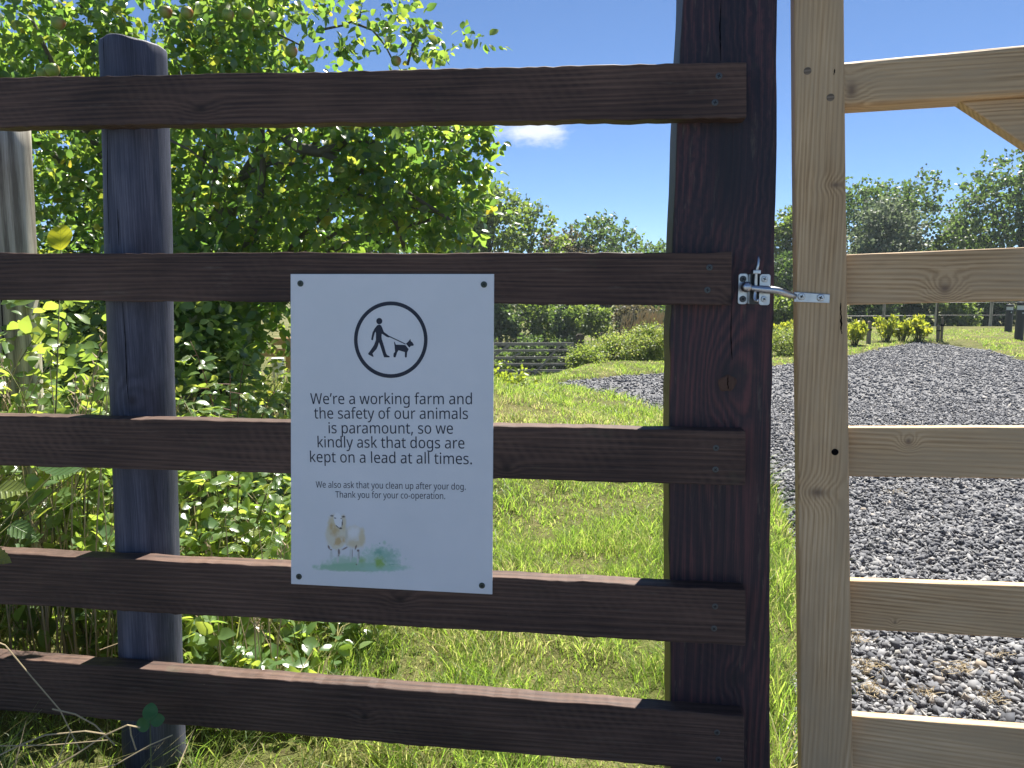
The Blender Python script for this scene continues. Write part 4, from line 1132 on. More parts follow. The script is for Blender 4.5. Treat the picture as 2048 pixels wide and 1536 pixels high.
# rough grass on the near side at the foot of the fence, lower left
n = 2600
x, y = rng.uniform(-1.6, -.25, n), rng.uniform(1.22, 1.52, n)
ok = in_view(x, y, .1, .1, .35) & (rng.random(n) < sstep(-.2, -.75, x) * .9 + .05) & (y < 1.50 - (x + 1.07) * .1166)
x, y = x[ok], y[ok]
me = blades('verge_grass', x, y, ground_z(x, y), rng.uniform(.06, .22, len(x)), rng.uniform(.002, .005, len(x)), rng.uniform(.3, 1.6, len(x)), np.where(rng.random(len(x)) < .35, rng.uniform(.7, 1, len(x)), rng.uniform(0, .45, len(x))))
tag(link_mesh('verge_grass', me, TALL_GRASS), 'untidy shaded grass in front of the lowest rail by the round post', 'grass', kind='stuff')

# bramble and nettle undergrowth: small leaves through its depth
n = 24000
x, y = rng.uniform(-3.4, .05, n), 1.86 + 2.6 * rng.random(n) ** 1.5
ok = in_view(x, y, .5, .12, .3) & (rng.random(n) < weed_amount(x, y))
x, y = x[ok], y[ok]; n = len(x)
top = (.16 + .48 * sstep(-.35, -1.0, x + .1 * (y - 2)) + .34 * sstep(-.95, -1.4, x)) * (.35 + .95 * vnoise(x * 3.1 + 9, y * 3.1, 72))
hz = top * rng.random(n) ** .55
tip = unit(n); tip[:, 2] = tip[:, 2] * .6 - .1
nr = unit(n) * .8 + np.array((0, -.25, .9))
sz = rng.uniform(.022, .058, n)
me = stamp('bramble_cover', *LEAF8, frames(tip, nr, sz), np.stack([x, y, ground_z(x, y) + hz], -1), np.clip(rng.beta(2, 2, n), 0, 1))
tag(link_mesh('bramble_cover', me, COVER_LEAF), 'mat of small bramble and nettle leaves covering the bank', 'undergrowth', kind='stuff')

# dry stalks
mb = MB()
for k in range(150):
    x0 = random.uniform(-2.6, -.55); y0 = random.uniform(1.88, 2.9)
    z0 = float(ground_z(np.array(x0), np.array(y0))); hgt = random.uniform(.3, .85) * (1.15 if x0 < -1.1 else .8); lx, ly = random.uniform(-.28, .28), random.uniform(-.15, .15)
    pts = [(x0 + lx * t ** 1.8, y0 + ly * t ** 1.8, z0 + hgt * (t - .12 * t ** 3)) for t in np.linspace(0, 1, 7)]
    mb.tube(pts, [.0017 - .0010 * t for t in np.linspace(0, 1, 7)], 4)
    if k % 3 == 0:
        p = Vector(pts[-1])
        for j in range(9):
            d = Vector((random.uniform(-1, 1) * .010, random.uniform(-1, 1) * .010, -.008 * j))
            mb.tube([p + d, p + d + Vector((random.uniform(-.006, .006), 0, .011))], [.0028, .0008], 4)
for k in range(70):
    x0 = random.uniform(-1.42, -.98) if k < 55 else random.uniform(-.85, -.6); y0 = random.uniform(1.86, 1.97)
    z0 = float(ground_z(np.array(x0), np.array(y0))); hgt = random.uniform(.45, 1.0) * (1 if k < 55 else .6); lx = random.gauss(0, .10)
    ts = np.linspace(0, 1, 8); pts = [(x0 + lx * t ** 2, y0 + .04 * t * t, z0 + hgt * (t - .06 * t ** 3)) for t in ts]
    mb.tube(pts, [.0023 - .0014 * t for t in ts], 4)
    if k % 3 == 0:
        for j in range(16):
            p = Vector(pts[-1]).lerp(Vector(pts[-3]), j / 16) + Vector((random.gauss(0, .006), random.gauss(0, .006), 0))
            mb.tube([p, p + Vector((random.gauss(0, .007), 0, .013))], [.0026, .0007], 4)
for (pts, r) in (([(-40, 1270, 1.50), (10, 1290, 1.49), (60, 1350, 1.49), (120, 1420, 1.49), (160, 1500, 1.49)], .0014), ([(105, 1418, 1.47), (150, 1428, 1.46), (190, 1450, 1.46), (230, 1490, 1.46)], .0016), ([(-40, 1530, 1.36), (40, 1490, 1.38), (90, 1470, 1.40), (170, 1462, 1.40), (210, 1468, 1.40)], .0016),
                 ([(60, 1560, 1.36), (150, 1510, 1.38), (210, 1470, 1.40), (255, 1450, 1.41), (280, 1455, 1.42)], .0017), ([(140, 1550, 1.35), (230, 1530, 1.38), (300, 1490, 1.40), (345, 1470, 1.41)], .0013), ([(-20, 1492, 1.37), (100, 1490, 1.38), (215, 1480, 1.38)], .0011), ([(110, 1540, 1.36), (125, 1500, 1.37), (142, 1460, 1.38)], .0011),
                 ([(272, 1500, 1.43), (262, 1470, 1.43), (260, 1450, 1.43)], .0016)):
    mb.tube([px_at(*p) for p in pts], r, 5)
for (pts, r) in (([(335, 1338, 1.74), (318, 1290, 1.72), (305, 1245, 1.71), (292, 1218, 1.70)], .0020), ([(330, 1338, 1.74), (310, 1318, 1.72), (286, 1305, 1.71)], .0016), ([(298, 1335, 1.72), (284, 1310, 1.71), (262, 1285, 1.70), (242, 1264, 1.70)], .0014), ([(200, 1300, 1.72), (250, 1282, 1.70), (300, 1274, 1.70), (345, 1280, 1.71), (358, 1292, 1.72), (362, 1340, 1.74)], .0016)):
    mb.tube([px_at(*p) for p in pts], [r * (1 - .5 * i / len(pts)) for i in range(len(pts))], 5)
tag(mb.build('dry_stalks', STRAW), 'thin straw coloured dry stalks and seed heads tangled round the posts', 'stalks', kind='stuff')

# straw tufts lying on the gravel behind the lowest gate rails
v_, l_ = [], []
mb = MB()
for (px, py, rr, nn) in ((1730, 1345, .028, 55), (1742, 1392, .024, 55), (1910, 1350, .028, 60), (1845, 1398, .020, 34), (1985, 1412, .024, 40), (1718, 1290, .022, 34), (1995, 1322, .018, 24), (1788, 990, .03, 22)):
    c = px_ground(px, py)
    for k in range(nn):
        p = c + Vector((random.gauss(0, rr), random.gauss(0, rr * .7), random.uniform(.012, .03))); a = random.uniform(0, 6.3); L = random.uniform(.012, .035)
        mb.tube([p, p + Vector((math.cos(a) * L * .5, math.sin(a) * L * .5, random.uniform(0, .014))), p + Vector((math.cos(a + .4) * L, math.sin(a + .4) * L, random.uniform(-.006, .01)))], [.0008, .0008, .0004], 3, caps=False)
tag(mb.build('straw_litter', STRAW), 'tufts of dry straw caught on the grey gravel', 'straw', kind='stuff')


# ------------------------------------------------------------------ leaf objects for plants one can tell apart
def leaf_outline(kind):
    """Returns verts/faces of a single leaf, length 1 along y, serrated edge, folded and drooping."""
    n = 13; vs_, fs_ = [], []
    for i in range(n + 1):
        t = i / n
        if kind == 'ovate': w = .36 * math.sin(math.pi * t ** .72) ** .85
        elif kind == 'nettle': w = .24 * math.sin(math.pi * t ** .6) ** .9
        elif kind == 'round': w = .47 * math.sin(math.pi * min(1, t * .985 + .008)) ** .55
        else: w = .30 * math.sin(math.pi * t ** .65)
        if kind != 'round' and 0 < i < n: w *= 1.0 if i % 2 else .84
        z = -.16 * t * t + (.02 * math.sin(9 * t))
        f = .22 if kind != 'round' else .12
        vs_ += [(-w, t, z + f * w), (-w * .5, t + .0, z + f * w * .35), (0, t, z), (w * .5, t, z + f * w * .35), (w, t, z + f * w)]
    for i in range(n):
        for j in range(4):
            a = i * 5 + j; fs_.append((a, a + 1, a + 6, a + 5))
    return vs_, fs_


def leaf_data(kind, mat):
    mb = MB(); mb.add(*leaf_outline(kind))
    me = bpy.data.meshes.new('leaf'); me.from_pydata(mb.v, [], mb.f); me.materials.append(mat)
    me.polygons.foreach_set('use_smooth', [True] * len(me.polygons)); me.update()
    return me


LEAF_ME = {k: leaf_data(k, BRAMBLE_LEAF) for k in ('ovate', 'nettle', 'round')}
M_STEM = plain('bramble_cane', (.16, .17, .06), .6, 0, .4, 50, .5)
M_STEM_RED = plain('reddish_cane', (.16, .06, .045), .6, 0, .4, 50, .5)


def put_leaf(parent, kind, base, tipdir, normal, size, name='leaf'):
    t = Vector(tipdir).normalized(); s = t.cross(Vector(normal)).normalized(); n = s.cross(t)
    o = link_mesh(name, LEAF_ME[kind], None, parent)
    o.matrix_local = Matrix(((s.x, t.x, n.x, 0), (s.y, t.y, n.y, 0), (s.z, t.z, n.z, 0), (0, 0, 0, 1))) @ Matrix.Diagonal((size, size, size, 1))
    o.location = base
    return o


def plant(name, x, y, hgt, canes, kind, label, cat, size=(.05, .085), group=None, spread=.35, mat=None, trif=True, step=.065):
    z = float(ground_z(np.array(x), np.array(y)))
    root = empty(name, (x, y, z), 0, label, cat, group)
    mb = MB()
    for c in range(canes):
        a = random.uniform(0, 6.28); L = hgt * random.uniform(.75, 1.15); sp = spread * random.uniform(.4, 1.2)
        pts = []
        for t in np.linspace(0, 1, 9):
            r_ = sp * t ** 1.6
            pts.append(Vector((math.cos(a) * r_, math.sin(a) * r_ * .6, L * (t * 1.15 - .25 * t ** 3))))
        mb.tube(pts, [.0034 * (1 - .7 * i / 8) for i in range(9)], 5)
        tot = 0; side = 1
        for i in range(1, 9):
            seg = (pts[i] - pts[i - 1]); ln = seg.length
            k = max(1, int(ln / step))
            for j in range(k):
                if i < 2 and kind != 'nettle': continue
                p = pts[i - 1] + seg * ((j + random.random()) / k)
                side = -side
                out_d = Vector((math.cos(a + side * 1.3 + random.uniform(-.5, .5)), math.sin(a + side * 1.3 + random.uniform(-.5, .5)), random.uniform(-.3, .35)))
                q = p + out_d * random.uniform(.02, .04)
                mb.tube([p, q], [.0014, .0010], 4, caps=False)
                s = random.uniform(*size) * (1 - .35 * i / 9)
                nrm = Vector((random.gauss(0, .35), random.gauss(-.1, .35), 1))
                put_leaf(root, kind, q, out_d + Vector((0, 0, -.25)), nrm, s)
                if trif:
                    for sg in (-1, 1):
                        perp = Vector((-out_d.y, out_d.x, 0)) * sg
                        put_leaf(root, kind, q, out_d * .45 + perp + Vector((0, 0, -.2)), nrm + Vector((random.gauss(0, .2), random.gauss(0, .2), 0)), s * .8)
    st = mb.build('stem', mat or M_STEM, root, smooth=True)
    return root


BR = 'bramble bushes on the bank behind the fence'
plant('bramble', -1.28, 2.02, .90, 7, 'ovate', 'dense bramble bush between the grey post and the round post', 'bramble', (.06, .10), None, .34)
plant('bramble', -1.62, 2.20, 1.0, 6, 'ovate', 'tall bramble bush rising beside the weathered grey post', 'bramble', (.06, .10), None, .32)
plant('nettle', -1.17, 2.00, .86, 5, 'nettle', 'yellow-green nettle standing left of the round post', 'nettle', (.07, .10), None, .16, None, False, .05)
plant('bramble', -.86, 2.30, .74, 7, 'ovate', 'bramble bush with broad leaves right behind the round post', 'bramble', (.05, .085), None, .36)
plant('bramble', -1.06, 2.85, .88, 5, 'ovate', 'tall arching bramble in front of the apple tree shade', 'bramble', (.06, .09), None, .40, M_STEM_RED)
plant('bramble', -.55, 2.35, .30, 6, 'ovate', 'low bramble sprawling behind the lower left corner of the sign', 'bramble', (.045, .07), None, .34)
plant('nettle', -.62, 3.25, .55, 4, 'nettle', 'leafy nettle clump just left of the sign edge', 'nettle', (.06, .09), None, .18, None, False, .05)
plant('bramble', -.84, 2.02, .48, 5, 'ovate', 'low bramble at the foot of the round post', 'bramble', (.045, .075), None, .26)
plant('bramble', -1.05, 1.96, .42, 5, 'ovate', 'short bramble in shade behind the lowest two rails', 'bramble', (.05, .08), None, .28)
plant('bramble', -1.95, 2.75, .9, 4, 'ovate', 'tangled bramble behind the weathered grey post', 'bramble', (.06, .09), None, .4)
plant('bramble', -1.02, 1.30, .20, 4, 'ovate', 'dark shaded bramble in front of the lowest rail', 'bramble', (.05, .075), None, .20)
# single leaves that stand out
lone = empty('bramble_shoot', (-1.12, 1.88, float(ground_z(np.array(-1.12), np.array(1.88)))), 0, 'slender shoot with one round bright yellow leaf above the second rail', 'shoot')
b0 = Vector(lone.location)
tipp = px_at(122, 500, 1.88)
mb = MB(); mb.tube([(0, 0, 0), Vector((-.05, .02, .25)), Vector((-.05, .03, .55)), Vector((-.01, .01, .8)), tipp - b0], [.003, .0025, .002, .0018, .0012], 6); mb.build('stem', M_STEM, lone, smooth=True)
LEAF_YEL = leaf_data('round', leafy('yellowing_leaf', [(.20, .24, .02), (.22, .26, .02)], [(.72, .72, .04), (.75, .74, .05)], .5, .6, attr=False, vein=24.0))
o = link_mesh('leaf', LEAF_YEL, None, lone)
o.matrix_local = Matrix.Translation(tipp - b0) @ Matrix.Rotation(R(78), 4, 'X') @ Matrix.Rotation(R(8), 4, 'Z') @ Matrix.Diagonal((.066, .066, .066, 1))
tag(o, 'round yellow leaf lit from behind')
# leaves reaching in from the left edge
arm = empty('bramble', (-1.38, 1.50, float(ground_z(np.array(-1.38), np.array(1.5)))), 0, 'bramble arm with large dark leaves reaching over the third gap', 'bramble')
b0 = Vector(arm.location)
for (px, py, dp, tx, ty, s, nx) in ((-10, 985, 1.72, 1, .2, .085, .2), (165, 935, 1.78, -1, .15, .10, .3), (20, 1050, 1.74, .9, -.3, .07, -.2), (105, 950, 1.80, .8, .25, .09, .1), (-30, 1110, 1.52, .9, -.1, .06, 0), (60, 900, 1.80, -.6, .3, .08, 0)):
    p = px_at(px, py, dp) - b0
    mb = MB(); mb.tube([(0, 0, -.03), (p * .6 + Vector((0, .1, .12))), p], [.003, .002, .0012], 5); mb.build('stem', M_STEM, arm, smooth=True)
    put_leaf(arm, 'ovate', p, (tx, -.2, ty), (nx, -.55, .75), s)
# clover in front of the lowest rail
cp = px_at(300, 1442, 1.47)
gz = float(ground_z(np.array(cp.x), np.array(1.44)))
clover = empty('clover', (cp.x + .004, 1.44, gz), 0, 'three-lobed dark green clover leaf in front of the lowest rail', 'clover')
b0 = Vector(clover.location)
mb = MB(); mb.tube([(0, 0, 0), (.002, .01, (cp.z - gz) * .6), cp - b0], [.0022, .0018, .0014], 6); mb.build('stem', M_STEM, clover, smooth=True)
LEAF_CLO = leaf_data('round', CLOVER_MAT)
for ang, s in ((4, .034), (118, .031), (-82, .028)):
    o = link_mesh('leaflet', LEAF_CLO, None, clover)
    o.matrix_local = Matrix.Translation(cp - b0) @ Matrix.Rotation(R(72), 4, 'X') @ Matrix.Rotation(R(ang), 4, 'Z') @ Matrix.Diagonal((s, s, s, 1))

# ------------------------------------------------------------------ weathered grey post on the left
gpo = px_ground(70, 1010, .12)
gz = float(ground_z(np.array(-1.50), np.array(2.25)))
gpost = empty('weathered_post', (-1.50, 2.25, gz), 0, 'leaning silvery grey round post at the left behind the fence', 'post')
topp = px_at(18, 215, 2.28) - Vector(gpost.location); midp = px_at(40, 700, 2.26) - Vector(gpost.location)
bot = midp + (midp - topp) * ((midp.z + .12) / (topp.z - midp.z))
mb = MB(); N = 20; vs_, fs_ = [], []
for li in range(15):
    t = li / 14; c = bot.lerp(topp, t)
    for k in range(N):
        a = 2 * math.pi * k / N; rr = .056 * (1 + .03 * math.sin(2 * a + 1) + .02 * math.sin(5 * a + t * 7)) * (1 - .1 * t)
        if k == 13: rr *= .86
        vs_.append((c.x + rr * math.cos(a), c.y + rr * math.sin(a), c.z))
for li in range(14):
    for k in range(N):
        fs_.append((li * N + k, li * N + (k + 1) % N, (li + 1) * N + (k + 1) % N, (li + 1) * N + k))
fs_.append(tuple(range(14 * N, 15 * N))); mb.add(vs_, fs_)
mb.build('shaft', M_WEATHERED, gpost, smooth=True)
pc_ = [bot.lerp(topp, t) + Vector((-.010, -.0575, 0)) for t in np.linspace(.3, .98, 9)]
mb = MB(); mb.tube(pc_, [.0016] * 9, 5); mb.build('crack', M_CRACK, gpost)

# ------------------------------------------------------------------ trees
def limb(mb, a, b, r0, r1, wob=.08, n=7, sides=7):
    a, b = Vector(a), Vector(b); L = (b - a).length
    o1, o2 = Vector((random.gauss(0, wob), random.gauss(0, wob), random.gauss(0, wob))) * L, Vector((random.gauss(0, wob), random.gauss(0, wob), random.gauss(0, wob))) * L
    pts = []
    for t in np.linspace(0, 1, n):
        pts.append(a.lerp(b, t) + o1 * math.sin(math.pi * t) + o2 * math.sin(2 * math.pi * t) * .4)
    mb.tube(pts, [r0 + (r1 - r0) * t for t in np.linspace(0, 1, n)], sides)
    return pts


def twig_leaves(tw_pos, tw_dir, tw_len, per, size, droop=.25):
    """Leaves set along twigs: positions, tip directions, normals."""
    n = len(tw_pos)
    t = rng.random((n, per)) ** .8
    P = tw_pos[:, None, :] + tw_dir[:, None, :] * (t * tw_len[:, None])[..., None]
    P = P.reshape(-1, 3) + rng.normal(0, .012, (n * per, 3))
    rd = unit(n * per)
    tip = np.repeat(tw_dir, per, 0) * .5 + rd * .9; tip[:, 2] -= droop
    nr = unit(n * per) * 1.0 + np.array((0, -.3, .55))
    s = rng.uniform(size[0], size[1], n * per)
    P = P + rd * .02
    return P, tip, nr, s


def blob_points(blobs, n, shell=.55):
    """Points in a union of ellipsoids (cx, cy, cz, rx, ry, rz), more of them towards the outside."""
    w = np.array([(b[3] * b[4] * b[5]) ** (2 / 3) for b in blobs]); k = rng.choice(len(blobs), n, p=w / w.sum())
    B = np.array(blobs)[k]
    u = unit(n); r = shell + (1 - shell) * rng.random(n) ** .6
    r *= .82 + .36 * rng.random(n)
    return B[:, :3] + u * B[:, 3:] * r[:, None], u


# apple tree: outline taken from sprays seen against the sky, at the tree's distance
apple = empty('apple_tree', (-2.1, 5.0, float(ground_z(np.array(-2.1), np.array(5.0)))), 0, 'bushy apple tree with lit glossy leaves overhanging the fence', 'tree')
A0 = Vector(apple.location)
spec = [(60, 30, 4.0, 240, 160), (330, 40, 4.1, 240, 170), (470, 90, 4.0, 110, 90), (520, 185, 3.9, 110, 70), (430, 240, 4.2, 240, 160), (620, 330, 3.9, 190, 130), (770, 320, 3.9, 105, 60), (800, 400, 3.9, 130, 90), (700, 450, 4.0, 200, 110), (860, 440, 3.9, 80, 70),
        (150, 250, 4.4, 220, 190), (420, 430, 4.3, 230, 170), (560, 560, 4.3, 200, 110), (200, 450, 4.6, 230, 170), (-120, 150, 4.3, 220, 250), (690, 215, 3.9, 90, 45), (900, 350, 3.9, 50, 45), (500, 0, 4.0, 70, 50)]
blobs = []
for (px, py, d, rx, ry) in spec:
    p = px_at(px, py, d); blobs.append((p.x, p.y, p.z, rx / FPX * d * .86, .33, ry / FPX * d * .86))
tp, td = blob_points(blobs, 1900, .30)
out_px = [(650, 20, 4.0), (690, 50, 4.0), (760, 20, 4.0), (770, 75, 4.0), (825, 75, 3.95), (835, 110, 3.9), (815, 120, 3.9), (745, 50, 4.0), (700, 10, 4.0), (890, 250, 3.9), (945, 255, 3.9), (920, 330, 3.9), (945, 370, 3.9), (930, 420, 3.9), (860, 330, 3.9), (905, 125, 3.9), (935, 132, 3.9), (660, 60, 3.9), (630, 20, 4.0), (800, 60, 3.9), (840, 85, 3.9), (955, 300, 3.9), (960, 340, 3.9), (950, 400, 3.9), (930, 470, 3.9), (900, 300, 3.9), (960, 262, 3.9), (870, 275, 3.9), (880, 480, 3.9), (640, 90, 3.9), (600, 30, 4), (720, 110, 3.9), (780, 120, 3.9), (850, 130, 3.9)]
sp = np.array([px_at(*q)[:] for q in out_px])
rep = np.array([2 if q[1] < 200 else 4 for q in out_px])
tp = np.concatenate([tp, np.repeat(sp, rep, 0) + rng.normal(0, .04, (rep.sum(), 3))]); td = np.concatenate([td, unit(rep.sum())])
td = td * .6 + unit(len(td)) * .5 + np.array((0, 0, .35)); td /= np.linalg.norm(td, axis=1, keepdims=True)
P, tip, nr, s = twig_leaves(tp, td, rng.uniform(.10, .24, len(tp)), 12, (.024, .066))
okc = P[:, 1] > 2.9
P, tip, nr, s = P[okc], tip[okc], nr[okc], s[okc]
tint = np.clip(rng.beta(2.0, 2.6, len(P)), 0, 1); tint = np.where(rng.random(len(P)) < .015, 1.0, np.minimum(tint, .80))
me = stamp('crown', *LEAF8, frames(tip, nr, s), P - np.array(A0), tint)
link_mesh('crown', me, APPLE_LEAF, apple)
mb = MB(); limb(mb, (0, 0, -.1), (.15, -.1, .9), .11, .085, .03, 7, 12); mb.build('trunk', M_BARK, apple, smooth=True)
fork = Vector((.15, -.1, .85))
br_px = [[(560, 245, 4.1), (575, 275, 3.85), (600, 297, 3.8), (640, 304, 3.8), (672, 296, 3.8), (690, 280, 3.8), (735, 280, 3.8), (760, 300, 3.8)], [(690, 285, 3.8), (700, 260, 3.8), (745, 255, 3.85)], [(640, 304, 3.8), (730, 345, 3.75), (800, 375, 3.75), (900, 440, 3.75)], [(700, 385, 3.8), (780, 405, 3.8), (880, 428, 3.8)], [(765, 400, 3.8), (795, 450, 3.85), (810, 500, 3.9)],
         [(500, 20, 4.0), (560, 70, 3.9), (600, 90, 3.9)], [(640, 60, 4.0), (690, 50, 4.0), (720, 35, 4.0), (725, 0, 4.0)], [(705, 45, 4.0), (745, 60, 4.0), (770, 90, 3.95), (790, 130, 3.9)], [(160, 10, 4.0), (200, 60, 4.0), (240, 120, 4.0)], [(815, 130, 3.9), (825, 90, 3.9), (838, 65, 3.9)], [(880, 300, 3.85), (895, 275, 3.85), (905, 262, 3.85)], [(850, 252, 3.9), (900, 262, 3.9), (950, 258, 3.9)], [(340, 280, 3.6), (380, 300, 3.65), (430, 340, 3.7), (420, 400, 3.8)]]
for k, L in enumerate(br_px):
    mb = MB(); pts = [px_at(*q) - A0 for q in L]
    r0 = .026 if k == 0 else (.016 if k in (2, 4) else .0065)
    if k == 0:
        st = [fork, fork.lerp(pts[0], .45) + Vector((0, 0, .12))]
        mb.tube(st + pts, [.07, .05] + [r0 * (1 - .55 * i / len(pts)) + .006 for i in range(len(pts))], 9)
    else:
        mb.tube(pts, [r0 * (1 - .6 * i / len(pts)) for i in range(len(pts))], 7)
    mb.build('branch', M_BARK, apple, smooth=True)
for k in range(16):
    mb = MB(); b = blobs[k]
    limb(mb, fork, Vector(b[:3]) - A0, .035, .008, .07); mb.build('branch', M_BARK, apple, smooth=True)

# apples
M_APPLE, nt, out = new_mat('apple_skin'); g = NT(nt)
tc = g.n('ShaderNodeTexCoord'); spx = g.n('ShaderNodeSeparateXYZ'); nt.links.new(tc.outputs['Object'], spx.inputs[0])
nz = g.noise(tc.outputs['Object'], 40, 3, .6)
fa = g.math('MULTIPLY_ADD', nz, .5, g.math('MULTIPLY', spx.outputs[0], 14.0))
b = g.principled(g.ramp(fa, [(.15, (.16, .25, .04)), (.5, (.28, .27, .07)), (.85, (.36, .08, .05))]), .35, 0, .5); nt.links.new(b.outputs[0], out.inputs[0])
prof = [(.0005, -.027), (.010, -.0305), (.019, -.028), (.029, -.016), (.034, .000), (.033, .012), (.027, .024), (.017, .029), (.008, .027), (.0008, .021)]
mb = MB(); mb.lathe(prof, 20, 'z'); AP_ME = mb.mesh('flesh', [M_APPLE], True)
mb = MB(); mb.tube([(0, 0, .02), (.002, 0, .034), (.006, 0, .046)], [.0014, .0012, .0016], 6); AS_ME = mb.mesh('stalk', [M_BARK], True)
for (px, py, d, lab) in ((374, 26, 3.55, 'red-cheeked apple hanging alone above the round post'), (456, 29, 3.55, 'greenish apple next to a second one high on the tree'), (494, 26, 3.6, 'pale green apple beside a redder neighbour high on the tree'), (331, 24, 3.6, 'rosy apple half hidden by leaves above the round post'), (116, 46, 3.5, 'green apple hanging highest at the left of the tree'),
                      (105, 140, 3.5, 'green and pink apple just over the top rail'), (86, 147, 3.55, 'brownish apple touching another just over the top rail'), (484, 279, 3.55, 'apple below the top rail right of the round post'), (583, 103, 3.6, 'yellow-green apple among leaves toward the thin top sprays'), (792, 122, 3.8, 'small apple on the spray against blue sky')):
    p = px_at(px, py, d)
    o = empty('apple', p, random.uniform(-.5, .9), lab, 'apple', None); o.rotation_euler = (random.uniform(-.3, .3), random.uniform(-.3, .3), o.rotation_euler.z)
    k_ = random.uniform(.72, .9); o.scale = (k_, k_, k_)
    link_mesh('flesh', AP_ME, None, o); link_mesh('stalk', AS_ME, None, o)

# dark hedge behind the apple tree
def shrub(name, blobs, nleaf, size, mat, label, cat='shrub', group=None, tint=(0, 1), stems=True, per=9, parent_z=None, shell=.4, tl=(.06, .18)):
    bx = sum(b[0] for b in blobs) / len(blobs); by = sum(b[1] for b in blobs) / len(blobs)
    z0 = float(ground_z(np.array(bx), np.array(by)))
    root = empty(name, (bx, by, z0), 0, label, cat, group)
    tp, td = blob_points(blobs, nleaf // per, shell)
    td = td * .7 + unit(len(td)) * .6 + np.array((0, 0, .25)); td /= np.linalg.norm(td, axis=1, keepdims=True)
    P, tip, nr, s = twig_leaves(tp, td, rng.uniform(tl[0], tl[1], len(tp)), per, size)
    ok = P[:, 2] > ground_z(P[:, 0], P[:, 1]) - .02
    P, tip, nr, s = P[ok], tip[ok], nr[ok], s[ok]
    me = stamp('foliage', *LEAF4, frames(tip, nr, s), P - np.array((bx, by, z0)), rng.uniform(tint[0], tint[1], len(P)))
    link_mesh('foliage', me, mat, root)
    if stems:
        for b in blobs[:8]:
            mb = MB()
            limb(mb, (b[0] - bx, b[1] - by, float(ground_z(np.array(b[0]), np.array(b[1]))) - z0 - .05), (b[0] - bx, b[1] - by, b[2] - z0), .02 * max(1, b[5]), .006, .05, 5, 5)
            mb.build('stem', M_BARK_DARK, root, smooth=True)
    return root


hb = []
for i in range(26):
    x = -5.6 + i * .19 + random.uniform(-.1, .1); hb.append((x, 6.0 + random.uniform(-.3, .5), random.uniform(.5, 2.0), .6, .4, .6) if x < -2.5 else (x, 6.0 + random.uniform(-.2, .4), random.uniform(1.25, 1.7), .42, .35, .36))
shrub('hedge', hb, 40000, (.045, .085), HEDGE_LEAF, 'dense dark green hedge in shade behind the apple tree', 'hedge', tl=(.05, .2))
sb = []
for (px, py, d, rx, ry) in ((430, 700, 4.0, 50, 50), (440, 640, 4.2, 60, 60), (400, 640, 3.9, 60, 50), (380, 560, 3.8, 60, 80), (400, 700, 3.7, 50, 50)):
    p = px_at(px, py, d); sb.append((p.x, p.y, p.z, rx / FPX * d, .3, ry / FPX * d))
shrub('young_shrub', sb, 3800, (.05, .08), APPLE_LEAF, 'broad-leaved shrub under the apple tree left of the sign', tint=(.0, .6))

# ------------------------------------------------------------------ far trees
FAR = {
    'oak': leafy('far_oak_leaf', [(.06, .095, .05), (.075, .115, .055), (.10, .14, .065)], [(.10, .18, .04), (.16, .26, .05), (.22, .32, .06)], .5, .45),
    'ash': leafy('far_ash_leaf', [(.06, .10, .035), (.09, .13, .04), (.12, .16, .05)], [(.16, .27, .04), (.25, .36, .05), (.34, .44, .07)], .5, .45),
    'willow': leafy('far_willow_leaf', [(.09, .12, .075), (.13, .16, .10), (.19, .22, .15)], [(.14, .20, .09), (.20, .26, .12), (.26, .32, .16)], .5, .35),
    'brown': leafy('far_brown_leaf', [(.08, .075, .035), (.12, .10, .05), (.17, .14, .075)], [(.14, .14, .05), (.20, .18, .07), (.27, .22, .10)], .55, .35),
    'laurel': leafy('laurel_leaf', [(.10, .16, .03), (.17, .22, .04), (.26, .29, .05)], [(.35, .46, .04), (.55, .60, .05), (.75, .72, .08)], .35, .5),
    'bed': leafy('bed_leaf', [(.08, .13, .04), (.12, .17, .05), (.20, .21, .09)], [(.28, .42, .06), (.40, .50, .08), (.50, .50, .16)], .5, .45),
}


